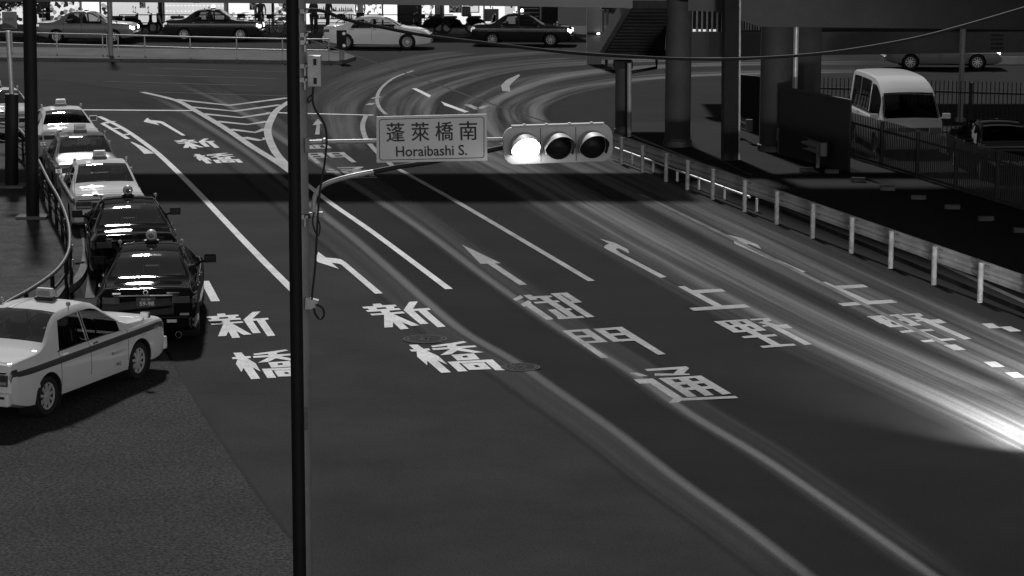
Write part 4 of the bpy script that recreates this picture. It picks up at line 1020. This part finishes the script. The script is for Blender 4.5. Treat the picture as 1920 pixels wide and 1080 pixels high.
# stair: landing at the far side, flight rising towards the camera
lx0, lx1 = V(1132, 102, 74), V(1246, 105, 74)
a0, a1, b1, b0 = V(1134, 98, 73.4), V(1246, 104, 73.4), V(1251, 16, 67), V(1184, 16, 67)
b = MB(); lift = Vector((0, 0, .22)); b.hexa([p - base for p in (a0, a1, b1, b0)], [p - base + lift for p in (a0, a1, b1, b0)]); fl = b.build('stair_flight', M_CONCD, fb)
b = MB(); w_ = Vector((.16, 0, 0)); b.hexa([a0 - base - w_, a0 - base, b0 - base, b0 - base - w_], [p + Vector((0, 0, .45)) for p in (a0 - base - w_, a0 - base, b0 - base, b0 - base - w_)]); b.build('stringer', mat('stringer_paint', .07, rough=.6, n1=(2, .2)), fb)
for k in range(14):
    f = (k + .5) / 14; p, q = a0.lerp(b0, f), a1.lerp(b1, f); b = MB(); b.box(((p + q) / 2) - base + Vector((0, 0, -.015)), ((q - p).length * .98, .05, .04)); b.build('stair_tread', M_CONCD, fl)
b = MB(); b.hexa([V(1132, 106, 73.4) - base, V(1248, 108, 73.4) - base, V(1248, 108, 75.4) - base, V(1132, 106, 75.4) - base], [p - base + Vector((0, 0, .25)) for p in (V(1132, 106, 73.4), V(1248, 108, 73.4), V(1248, 108, 75.4), V(1132, 106, 75.4))]); b.build('landing', M_CONCD, fb)
for u0, v0, u1, v1 in ((1131, 18, 1131, 102), (1139, 18, 1139, 96)):
    b = MB(); b.tube([V(u0, v0, 74) - base, V(u1, v1, 74) - base], .035, 8); b.build('handrail_post', M_STEEL, fb)
b = MB(); b.tube([V(u, v, 73.2) - base for u, v in ((1137, 112), (1137, 131), (1165, 137), (1180, 136), (1231, 127), (1231, 112))], .05, 8); b.build('bracket', M_STEELD, fb)
tag(fb, 'grey footbridge girder across the top of the picture with a stair at its right', 'footbridge')
cg = G(1167, 256)
def column(P, r, top, m, label, name='column', cap=None):
    root = empty(name, P); b = MB(); b.tube([(0, 0, 0), (0, 0, top * .5), (0, 0, top)], r, 32); b.build('shaft', m, root, smooth=True)
    b = MB(); b.lathe((0, 0, 0), (0, 0, 1), [(r * 1.12, 0), (r * 1.12, .28), (r, .3)], 32); b.build('foot', m, root)
    if cap: b = MB(); b.box((0, 0, top - .12), (r * 2.5, r * 2.5, .24)); b.build('head', M_CONCD, root, bevel=.03)
    tag(root, label, 'column'); return root
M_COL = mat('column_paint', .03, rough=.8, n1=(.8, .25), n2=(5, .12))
column(G(1167, 258), .235, V(1165, 114, 72.0).z, M_COL, 'slim grey column under the stair landing', cap=True)
b = MB(); b.tube([G(1180, 262), V(1180, 118, G(1180, 262).y)], .07, 12); tag(b.build('drain_pipe', M_STEEL, smooth=True), 'grey pipe beside the slim column under the stair landing', 'pipe')
column(G(1270, 280), .385, 5.6, M_COL, 'thick round grey column right of the stair, reaching the footbridge', cap=False)
column(G(1452, 288), .46, 4.4, M_COL, 'left one of the two joined broad columns under the expressway')
column(G(1505, 262), .52, 4.4, M_COL, 'right one of the two joined broad columns, set slightly behind')
b = MB(); P = G(1488, 285); b.tube([P, P + Vector((0, 0, 7))], .075, 12); tag(b.build('drain_pipe', M_GALV, smooth=True), 'long drain pipe running down between the two broad columns', 'pipe')
sp_ = empty('steel_pole', G(1368, 306)); base2 = Vector(sp_.location)
b = MB(); b.tube([(0, 0, 0), V(1371, -120, base2.y) - base2], .25, 8); b.build('shaft', M_STEELD, sp_)
b = MB(); b.tube([Vector((.27, -.02, .1)), V(1388, -120, base2.y) - base2 + Vector((.0, -.02, 0))], .03, 8); b.build('conduit', M_GALV, sp_, smooth=True)
tag(sp_, 'tall dark steel pole with a bright thin conduit on its right edge', 'pole')
ex = empty('expressway', (12, 68, 0)); base = Vector(ex.location)
M_GIRD = mat('girder_paint', .03, rough=.7, n1=(.25, .3), n2=(3, .15))
slab('front_girder', [(1292, 20), (1340, 22), (1425, 50), (1700, 53), (2300, 60)], 66.9, 67.2, 4.75, M_GIRD, ex, base)
slab('back_girder', [(1292, 108), (1500, 104), (1920, 98), (2400, 92)], 80.0, 80.6, V(1600, 60, 80).z, mat('back_girder_paint', .05, rough=.7, n1=(.3, .25), n2=(4, .1)), ex, base)
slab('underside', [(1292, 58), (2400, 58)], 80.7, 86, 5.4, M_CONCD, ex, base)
# unseen deck added over the parking lot, its outline shaped to shade it
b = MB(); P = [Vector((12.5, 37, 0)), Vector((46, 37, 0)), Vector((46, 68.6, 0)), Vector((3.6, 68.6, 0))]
b.hexa([p + Vector((0, 0, 7.6)) - base for p in P], [p + Vector((0, 0, 9.2)) - base for p in P]); b.build('unseen_deck', M_CONCD, ex)
for k in range(7):
    b = MB(); p = V(1297 + k * 9.5, 60, 79); b.tube([p - base, p - base + Vector((0, 0, .75))], .035, 6); b.build('parapet_post', M_STEEL, ex)
for u in (1298, 1318, 1338):
    b = MB(); b.box(V(u, 57, 79.3) - base, (.30, .06, .07)); b.build('parapet_lamp', mat('lit_strip', .8, emit=.55), ex)
for k in range(10):
    b = MB(); p = V(1393 + k * 5, 57, 79); b.tube([p - base, p - base + Vector((0, 0, .55))], .025, 6); b.build('parapet_post', M_STEEL, ex)
for k in range(4):
    for j in range(6):
        b = MB(); b.box(V(1860 + j * 4, 66 + k * 8, 79.96) - base, (.035, .05, .06)); b.build('rivet', M_BLACK, ex)
tag(ex, 'dark expressway girders crossing the upper right above the parked van', 'expressway')

# ------------------------------------------------------------------ fences, boards, lamp post in the lot
def picket_fence(name, A, B, h, label, step=.13, m=M_BLACK, r=.014):
    root = empty(name, A); d = B - A; L = d.length; dn = d.normalized()
    b = MB(); n = int(L / step)
    for k in range(n): 
        p = dn * (k * step); b.box(p + Vector((0, 0, h / 2 + .04)), (r * 2, r * 2, h), math.atan2(dn.y, dn.x))
    b.build('picket_panel', m, root)
    for z in (h * .82, .18):
        b = MB(); b.box(dn * L / 2 + Vector((0, 0, z)), (L, .05, .06), math.atan2(dn.y, dn.x)); b.build('rail', m, root)
    k = 0
    while k * 2.4 < L:
        b = MB(); b.box(dn * k * 2.4 + Vector((0, 0, h / 2)), (.09, .09, h), math.atan2(dn.y, dn.x)); b.build('post', m, root); k += 1
    tag(root, label, 'fence'); return root
picket_fence('picket_fence', G(1392, 245), G(2050, 268), 1.75, 'black picket fence behind the parked van, pale road showing through')
picket_fence('picket_fence', G(1590, 300) , G(2050, 442), 1.35, 'black picket fence in front of the parked van bonnet', step=.12)
def board(P0, P1, h, label):
    b = MB(); d = (P1 - P0); b.box((P0 + P1) / 2 * 1 + Vector((0, 0, h / 2)) - P0, (d.length, .06, h), math.atan2(d.y, d.x))
    root = empty('board_fence', P0); b.build('panel', mat('board_black', .003, rough=.9, n1=(2, .3)), root)
    b = MB(); b.box(d / 2 + Vector((0, 0, h + .02)), (d.length, .09, .04), math.atan2(d.y, d.x)); b.build('capping', M_BLACK, root)
    tag(root, label, 'hoarding')
board(G(1388, 248), G(1424, 252), 1.8, 'narrow black board panel left of the broad columns')
board(G(1462, 296), G(1592, 330), 2.05, 'wide black board panel right of the broad columns')
lp2 = empty('lamp_post', G(1800, 228)); b = MB(); b.tube([(0, 0, 0), (0, 0, 6)], .09, 12); b.build('post', M_STEEL, lp2, smooth=True); b = MB(); b.box((0, 0, .06), (.3, .3, .12)); b.build('base_plate', M_STEEL, lp2)
tag(lp2, 'slim grey lamp post standing behind the parked van', 'post')
wb = MB(); wb.box(V(1890, 117, 100) , (9, .06, .5)); tag(wb.build('low_barrier', M_DIM_WORN), 'low pale barrier on the far road at the right edge', 'barrier')

# ------------------------------------------------------------------ the shops across the road
FY = 121.0
def fx(u): return V(u, 40, FY).x
shop = empty('shop_building', (fx(520), FY, 0)); base = Vector(shop.location)
def fbox(name, u0, u1, z0, z1, y, th, m, parent=shop, **k):
    b = MB(); x0, x1 = fx(u0), fx(u1); b.box(Vector(((x0 + x1) / 2, y + th / 2, (z0 + z1) / 2)) - base, (x1 - x0, th, z1 - z0)); return b.build(name, m, parent, **k)
M_WALL = mat('shop_wall', .10, rough=.9, n1=(.5, .2))
fbox('upper_wall', -250, 1046, 3.0, 7.0, FY, .5, M_WALL)
fbox('plinth', -250, 970, 0, .35, FY, .4, M_WALL)
E_BR = mat('bright_shop_interior', .8, emit=1.15, n1=(1.2, .35))
E_DIM = pattern('shop_goods', .01, .8, 5.5, emit=1.0, thresh=.52)
E_DIM2 = pattern('dim_shop_goods', .015, .8, 5.5, emit=.9, thresh=.5)
E_GOOD = pattern('bright_shop_goods', .12, 1.0, 7, emit=1.0, thresh=.42)
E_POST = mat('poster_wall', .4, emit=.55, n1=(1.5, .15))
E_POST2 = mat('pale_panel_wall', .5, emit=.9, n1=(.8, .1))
M_PRT = pattern('poster_print', .05, .62, 14, emit=.35, thresh=.5)
M_PRD = pattern('dark_poster_print', .01, .35, 12, emit=.25, thresh=.6)
bays = [(-250, 0, E_DIM2), (0, 66, E_DIM2), (66, 86, E_DIM), (90, 150, E_DIM2), (153, 186, E_BR), (188, 206, E_DIM2), (210, 296, E_POST), (300, 308, M_STEELD), (308, 419, E_POST), (428, 476, E_POST2), (480, 508, E_POST), (514, 545, E_DIM), (545, 580, E_POST2), (580, 664, E_POST), (664, 716, E_GOOD), (716, 752, E_BR), (752, 815, E_GOOD), (815, 832, M_WALL), (832, 970, E_POST2), (972, 1012, None), (1014, 1046, M_CONCD)]
for u0, u1, m in bays:
    if m is None:
        fbox('shutter', u0, u1, 0, 3, FY + .1, .1, M_STEELD)
        for k in range(14): fbox('shutter_slat', u0 + 2, u1 - 2, .15 + k * .2, .19 + k * .2, FY + .07, .03, M_STEEL)
    else: fbox('window' if m not in (M_WALL, M_CONCD, M_STEELD) else 'wall_panel', u0, u1, .3 if m not in (M_WALL, M_CONCD) else 0, 3, FY + .25, .1, m)
for u in (86, 150, 187, 208, 297, 303, 421, 477, 510, 546, 582, 716, 817, 830, 906, 971, 1012, 1047): fbox('mullion', u, u + (3 if u not in (86, 297, 817) else 8), 0, 3.2, FY - .02, .14, M_STEELD if u in (86, 297, 510) else M_STEEL)
for u, z, w_, h_, m in ((214, 1.5, 14, .55, M_PRT), (232, 1.55, 15, .6, M_PRT), (262, 1.2, 11, 1.0, M_PRD), (281, 1.5, 12, .6, M_PRT), (313, 1.5, 12, .6, M_PRT), (362, 1.45, 12, .6, M_PRT), (395, 1.5, 12, .6, M_PRT), (446, 1.45, 10, .6, M_PRT), (468, 1.1, 11, 1.1, M_PRD), (497, 1.45, 10, .6, M_PRT), (530, 1.0, 12, 1.1, M_PRD), (556, 1.2, 12, .9, M_PRT), (842, .95, 24, .8, M_PRD), (842, 1.75, 24, .5, M_PRT)):
    fbox('poster', u, u + w_, z, z + h_, FY + .10, .03, m)
# panelled poster wall: rows of small fixing dots
b = MB()
for r_ in range(7):
    for u in range(312, 418, 7): b.box(Vector((fx(u), FY + .235, .75 + r_ * .28)) - base, (.06, .01, .03))
b.build('wall_fixings', E_BR, shop)
# bottle shelves
for k, z in enumerate((.62, 1.02, 1.42, 1.82)):
    fbox('shelf', 584, 662, z, z + .04, FY + .02, .2, M_STEELD)
    b = MB(); u = 586
    while u < 660:
        h_ = random.uniform(.14, .28); p = Vector((fx(u), FY + .1, z + .04)) - base
        if random.random() < .88: b.tube([p, p + Vector((0, 0, h_ * .6)), p + Vector((0, 0, h_ * .7)), p + Vector((0, 0, h_))], [.035, .035, .014, .014], 6)
        u += random.uniform(2.6, 4.2)
    o = b.build('bottle_row', [M_DKPLAS, M_WTEXT][k % 2], shop)
# framed round emblem, plain ring design
fr_ = fbox('picture_frame', 869, 899, .95, 2.25, FY + .08, .04, M_STEEL)
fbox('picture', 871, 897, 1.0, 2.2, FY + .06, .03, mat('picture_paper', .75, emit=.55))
b = MB(); c_ = Vector(((fx(871) + fx(897)) / 2, FY + .055, 1.6)) - base
for ro, ri in ((.32, .29), (.20, .05)):
    b.grid([[c_ + Vector((q * math.cos(t * math.pi / 16), 0, q * math.sin(t * math.pi / 16))) for t in range(32)] for q in (ro, ri)], close=True)
for k in range(22):
    a = k * 2 * math.pi / 22; b.box(c_ + Vector((.25 * math.cos(a), 0, .25 * math.sin(a))), (.04, .006, .04))
b.build('round_emblem', M_CONC, shop)
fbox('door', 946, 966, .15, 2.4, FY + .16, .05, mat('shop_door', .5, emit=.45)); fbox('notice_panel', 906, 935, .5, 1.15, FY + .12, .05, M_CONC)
b = MB(); b.lathe(Vector((fx(959), FY + .15, 1.25)) - base, (0, -1, 0), [(.06, 0), (.05, .03), (.0001, .035)], 10); b.build('door_knob', M_DKPLAS, shop)
tag(shop, 'long row of brightly lit shop fronts with posters and bottle shelves across the road', 'building')
side = empty('panel_wall', V(1115, 60, 100)); sb = Vector((side.location.x, 100, 0)); side.location = sb
b = MB(); P = [V(u, 96, 100) for u in (1100, 1128)]; b.box(Vector(((P[0].x + P[1].x) / 2, 100.2, 2.0)) - sb, (P[1].x - P[0].x, .4, 4)); b.build('wall', mat('panel_grey', .24, rough=.7, n1=(1, .1)), side)
b = MB(); b.box(V(1115, 63, 99.95) - sb, (.62, .06, .09)); b.build('dark_slot', M_BLACK, side); b = MB(); b.box(V(1122, 63, 99.88) - sb, (.12, .06, .07)); b.build('small_lamp', M_HEADL, side)
tag(side, 'pale upright wall panel with a small lit lamp left of the stair', 'wall')
# darker buildings and lamps down the side street
for u0, u1, Y, H, lab in ((1046, 1068, 150, 12, 'dark low building at the left side of the far side street'), (1060, 1135, 240, 14, 'dark building closing the far side street'), (1140, 1500, 175, 9, 'dark building behind the stair and the thick column'), (1500, 2300, 190, 14, 'dark building far behind the expressway girders'), (-600, -120, 150, 12, 'dark building beyond the left edge of the shops')):
    r_ = empty('building', ((V(u0, 40, Y).x + V(u1, 40, Y).x) / 2, Y, 0)); Wd = V(u1, 40, Y).x - V(u0, 40, Y).x
    b = MB(); b.box((0, 4, H / 2), (Wd, 8, H)); b.build('wall', mat('night_wall', .05, rough=.9, n1=(.3, .3)), r_)
    for k in range(int(Wd / 2.4)):
        for j in range(2):
            if random.random() < .55:
                b = MB(); b.box((-Wd / 2 + 1.5 + k * 2.3, -.04, 1.6 + j * 2.6), (1.1, .06, .9)); b.build('window', random.choice([M_STEELD, mat('dim_window', .2, emit=.22), M_STEELD]), r_)
    tag(r_, lab, 'building')
lamps = [(1077, 32, 200, .55), (1074, 40, 170, .16), (1090, 25, 180, .2), (1066, 20, 150, .1), (1083, 44, 190, .14), (1057, 33, 140, .1), (1095, 36, 160, .12)]
wh = ['large glaring lamp at the middle of the far side street', 'small lamp just below the large glaring one', 'flat lamp at the upper right of the side street', 'small lamp at the upper left of the side street', 'small low lamp right of the side street middle', 'small lamp beside the dark shutters', 'small lamp near the pale wall panel']
for (u, v, Y, s_), lab in zip(lamps, wh):
    P = V(u, v, Y); r_ = empty('street_lamp', (P.x, Y, 0)); b = MB(); b.tube([(0, .15, 0), (0, .15, P.z + .1)], .05, 8); b.build('pole', M_STEEL, r_)
    b = MB(); b.lathe((0, 0, P.z), (0, 0, 1), [(.0001, -s_ * .5), (s_ * .8, -s_ * .25), (s_, 0), (s_ * .6, s_ * .3), (.0001, s_ * .4)], 12); b.build('lantern', M_HEADL if s_ > .3 else M_SIGNL, r_, smooth=True)
    tag(r_, lab, 'street lamp')

# ------------------------------------------------------------------ two-wheelers and people by the shops
def bicycle(name='bicycle'):
    r_ = empty(name)
    for y in (-.52, .52):
        b = MB(); b.tube([(0, y + .33 * math.cos(a), .34 + .33 * math.sin(a)) for a in [k * math.pi / 10 for k in range(21)]], .02, 6, cap=False); wo_ = b.build('wheel', M_BLACK, r_)
        b = MB()
        for k in range(6): a = k * math.pi / 6; b.tube([(0, y + .32 * math.cos(a), .34 + .32 * math.sin(a)), (0, y - .32 * math.cos(a), .34 - .32 * math.sin(a))], .004, 4)
        b.build('spokes', M_GALV, wo_)
    b = MB(); A, B_, C_, D_, E_ = Vector((0, -.52, .34)), Vector((0, -.08, .30)), Vector((0, -.22, .82)), Vector((0, .40, .78)), Vector((0, .52, .34))
    for p, q in ((A, B_), (A, C_), (B_, C_), (B_, D_), (C_, D_), (D_, E_)): b.tube([p, q], .018, 6)
    b.build('frame', M_STEEL, r_)
    b = MB(); b.box((0, -.24, .90), (.14, .26, .06)); b.build('saddle', M_BLACK, r_, bevel=.02)
    b = MB(); b.tube([(-.28, .30, 1.0), (-.1, .40, 1.02), (.1, .40, 1.02), (.28, .30, 1.0)], .014, 6); b.tube([(0, .40, .78), (0, .40, 1.02)], .014, 6); b.build('handlebar', M_GALV, r_)
    b = MB(); b.box((0, .56, .85), (.34, .26, .22)); b.build('basket', M_STEELD, r_)
    return r_
def scooter(name='motorcycle', seat=.76, box=False):
    r_ = empty(name)
    for y in (-.62, .66):
        b = MB(); b.lathe((-.05, y, .28), (1, 0, 0), [(.17, 0), (.26, 0), (.28, .03), (.28, .07), (.26, .10), (.17, .10)], 18); wo_ = b.build('wheel', M_TYRE, r_, smooth=True)
        b = MB(); b.lathe((-.04, y, .28), (1, 0, 0), [(.0001, 0), (.17, 0), (.17, .08), (.0001, .08)], 12); b.build('rim', M_STEEL, wo_)
    b = MB(); P = [(-.85, .62), (-.8, .78), (-.3, .80), (.05, .66), (.2, .42), (.42, .45), (.55, .95), (.64, .92), (.62, .5), (.35, .28), (-.5, .28)]
    A = [(-.15, y, z) for y, z in P]; B_ = [(.15, y, z) for y, z in P]; b.grid([A, B_], close=True); b.poly(A[::-1]); b.poly(B_); b.build('body', M_BLKP, r_, bevel=.04)
    b = MB(); b.box((0, -.42, seat + .05), (.26, .66, .12)); b.build('seat', M_BLACK, r_, bevel=.04)
    b = MB(); b.tube([(-.34, .44, 1.05), (0, .54, 1.0), (.34, .44, 1.05)], .02, 6); b.build('handlebar', M_DKPLAS, r_)
    for x in (-.3, .3): b = MB(); b.tube([(x * .9, .47, 1.05), (x * 1.05, .46, 1.25)], .008, 5); b.box((x * 1.1, .46, 1.29), (.13, .03, .08)); b.build('mirror', M_DKPLAS, r_)
    b = MB(); b.lathe((0, .62, .93), (0, 1, 0), [(.0001, .04), (.07, .03), (.08, -.04)], 12); b.build('headlight', M_HEAD, r_)
    b = MB(); b.tube([(0, .66, .28), (0, .58, .9)], .04, 8); b.build('fork', M_GALV, r_)
    if box: b = MB(); b.box((0, -.85, 1.10), (.42, .42, .5)); b.build('delivery_box', M_DKPLAS, r_, bevel=.05)
    return r_
def atv(u, v, Y=None):
    p = G(u, v, .15); return p
bk = bicycle(); mo = scooter(); mb_ = scooter(box=True)
spots = [(bk, 84, 70, 20, 'bicycle near the left shop window beside the black post', 'bicycle'), (bk, 505, 74, 75, 'bicycle left of the dark pole in front of the poster wall', 'bicycle'), (bk, 527, 75, 110, 'bicycle immediately left of the dark pole, lower handlebar in view', 'bicycle'),
 (bk, 470, 72, 60, 'bicycle leaning by the narrow poster right of the chequered taxi', 'bicycle'), (bk, 660, 72, 80, 'bicycle behind the roof of the white sedan', 'bicycle'), (bk, 812, 72, 100, 'bicycle just ahead of the white sedan bonnet', 'bicycle'), (bk, 452, 70, 100, 'bicycle above the bonnet of the chequered taxi', 'bicycle'),
 (mo, 262, 64, -85, 'black motorcycle parked between the two left taxis', 'motorcycle'), (mo, 318, 66, 80, 'small motorcycle behind the boot of the chequered taxi', 'motorcycle'), (mo, 236, 62, -70, 'motorcycle with tall mirrors before the left poster wall', 'motorcycle'),
 (mo, 860, 76, -75, 'motorcycle at the foot of the framed round picture', 'motorcycle'), (mb_, 905, 75, -80, 'motorcycle with a large box behind its seat, by the white wall', 'motorcycle'), (mo, 800, 74, 95, 'motorcycle in front of the bright window right of the sedan', 'motorcycle')]
used = set()
for src, u, v, rz, lab, cat in spots:
    o = src if src.name not in used else copy_tree(src); used.add(src.name)
    p = G(u, v, .15); p.y = min(max(p.y, 117.4), 120.0); p.x = V(u, v, p.y).x; o.location = p; o.rotation_euler = (0, 0, R(rz)); tag(o, lab, cat, 'two-wheelers by the shops')
b = MB(); p0 = V(768, 40, 119.5); b.box((p0.x, 119.5, .95), (1.25, .7, 1.75)); tag(b.build('covered_machine', mat('dark_cover', .02, rough=.9, n1=(3, .3)), bevel=.16), 'dark rounded covered block standing before the brightest window', 'machine')
def fence_rail(u0, u1, lab):
    r_ = empty('shop_railing', (V(u0, 60, 116.9).x, 116.9, .15)); L = V(u1, 60, 116.9).x - r_.location.x
    for z in (.55, .95): b = MB(); b.tube([(0, 0, z), (L, 0, z)], .025, 6); b.build('rail', M_STEELD, r_)
    k = 0
    while k <= L: b = MB(); b.tube([(k, 0, 0), (k, 0, .97)], .03, 6); b.build('post', M_STEELD, r_); k += 1.5
    tag(r_, lab, 'railing')
fence_rail(225, 545, 'dark low railing in front of the poster walls'); fence_rail(590, 850, 'dark low railing before the bottle shelves and bright windows')
def person(loc_, rz, pose, label, top, leg, name='person'):
    r_ = empty(name, loc_, rz)
    J = dict(pel=(0, 0, .95), che=(0, pose.get('lean', .0), 1.30), nek=(0, pose.get('lean', 0) * 1.3, 1.50), hd=(0, pose.get('lean', 0) * 1.4, 1.60), hd2=(0, pose.get('lean', 0) * 1.4 + .01, 1.70))
    for s_, t_ in ((1, 'r'), (-1, 'l')):
        J['hip' + t_] = (s_ * .09, 0, .90); J['kn' + t_] = (s_ * .10, .06 + s_ * pose.get('step', 0), .49); J['an' + t_] = (s_ * .10, s_ * pose.get('step', 0) * 1.8, .07); J['to' + t_] = (s_ * .11, .17 + s_ * pose.get('step', 0) * 1.8, .03)
        J['sh' + t_] = (s_ * .19, J['che'][1], 1.42); e = pose.get('elb', .04); J['el' + t_] = (s_ * .25, J['che'][1] + e, 1.14); J['wr' + t_] = (s_ * .22, J['che'][1] + e + pose.get('fore', .1), .93 + pose.get('up', 0)); J['ha' + t_] = (s_ * .21, J['wr' + t_][1] + .06, J['wr' + t_][2] - .05)
    rad = dict(pel=.14, che=.15, nek=.055, hd=.09, hd2=.085, hip=.095, kn=.06, an=.04, to=.035, sh=.065, el=.045, wr=.03, ha=.035)
    E = [('pel', 'che'), ('che', 'nek'), ('nek', 'hd'), ('hd', 'hd2')]
    for t_ in 'rl': E += [('pel', 'hip' + t_), ('hip' + t_, 'kn' + t_), ('kn' + t_, 'an' + t_), ('an' + t_, 'to' + t_), ('che', 'sh' + t_), ('sh' + t_, 'el' + t_), ('el' + t_, 'wr' + t_), ('wr' + t_, 'ha' + t_)]
    ks = list(J); me = bpy.data.meshes.new('body'); me.from_pydata([J[k] for k in ks], [(ks.index(a), ks.index(c)) for a, c in E], [])
    o = bpy.data.objects.new('body', me); COL.objects.link(o); o.parent = r_
    sk = o.modifiers.new('skin', 'SKIN'); sk.use_smooth_shade = True
    for i, k in enumerate(ks):
        rr = rad.get(k, rad.get(k[:-1], .05)); me.skin_vertices[0].data[i].radius = (rr, rr * .85)
    me.skin_vertices[0].data[0].use_root = True
    sb_ = o.modifiers.new('sub', 'SUBSURF'); sb_.levels = 2; sb_.render_levels = 2; me.materials.append(top)
    b = MB(); h = Vector(J['hd2']); b.lathe(h + Vector((0, -.015, -.03)), (0, 0, 1), [(.098, -.04), (.108, .02), (.09, .08), (.05, .115), (.0001, .125)], 16); b.build('hair', M_BLACK, r_, smooth=True)
    b = MB(); b.tube([Vector(J['kn' + 'r']) + Vector((0, 0, .42)), Vector(J['knr']), Vector(J['anr'])], [.115, .085, .065], 10); b.tube([Vector(J['knl']) + Vector((0, 0, .42)), Vector(J['knl']), Vector(J['anl'])], [.115, .085, .065], 10); b.build('trousers', leg, r_, smooth=True)
    b = MB(); hx = Vector(J['hd']); b.lathe(hx + Vector((0, .012, .05)), (0, 0, 1), [(.0001, -.11), (.06, -.09), (.088, -.02), (.09, .04), (.06, .08)], 14); b.box(hx + Vector((0, .105, .04)), (.025, .03, .04)); b.build('face', M_SKIN, r_, smooth=True)
    tag(r_, label, 'person')
def pp(u, Y): q = V(u, 60, Y); return (q.x, Y, .15)
person(pp(590, 118.2), R(150), dict(lean=.05, step=.05, fore=.2, up=.1), 'person in dark clothes standing right of the signal pole, looking down', M_CLOTH, M_CLOTH)
person(pp(613, 118.4), R(-120), dict(lean=.12, step=.08, fore=.22, up=.15), 'person in dark clothes bending forward behind the white sedan boot', M_CLOTH, M_CLOTH)
person(pp(489, 118.0), R(200), dict(lean=.04, step=.12), 'person in dark clothes walking ahead of the chequered taxi', M_CLOTH, M_CLOTH)
person(pp(676, 119.4), R(180), dict(lean=.0, step=.03), 'person with a pale top inside the shop light above the white sedan', M_CLOTHL, M_CLOTH)
# tree at the far left
def tree(x, y, H, Rc, n, label):
    r_ = empty('tree', (x, y, 0)); b = MB(); b.tube([(0, 0, 0), (.06, 0, H * .3), (-.05, .05, H * .6), (0, 0, H * .85)], [.16, .12, .08, .03], 10)
    for k in range(7):
        a = k * 2.4; z = H * (.3 + .07 * k); b.tube([(0, 0, z), (math.cos(a) * Rc * .45, math.sin(a) * Rc * .45, z + H * .12), (math.cos(a) * Rc * .8, math.sin(a) * Rc * .8, z + H * .2)], [.05, .03, .012], 6)
    b.build('trunk', M_BARK, r_, smooth=True)
    b = MB(); cl = [(Vector((random.gauss(0, .5), random.gauss(0, .5), random.uniform(-.5, .55))) * Rc, random.uniform(.25, .5) * Rc) for _ in range(26)]
    for k in range(n):
        c_, rr = random.choice(cl); d = Vector((random.gauss(0, 1), random.gauss(0, 1), random.gauss(0, 1))).normalized() * rr * random.uniform(.5, 1)
        p = c_ + d + Vector((0, 0, H * .62)); u_ = Vector((random.gauss(0, 1), random.gauss(0, 1), random.gauss(0, 1))).normalized(); v_ = u_.orthogonal().normalized(); s_ = random.uniform(.05, .11)
        b.poly([p - u_ * s_, p + v_ * s_ * .5, p + u_ * s_, p - v_ * s_ * .5])
    b.build('crown', M_LEAF, r_); tag(r_, label, 'tree')
tree(fx(14), 118.5, 3.6, 1.5, 3500, 'dark leafy tree behind the small square sign at the left edge')
tree(fx(74), 119.6, 2.8, .7, 1800, 'small leafy tree between the left posts and the grey taxi')
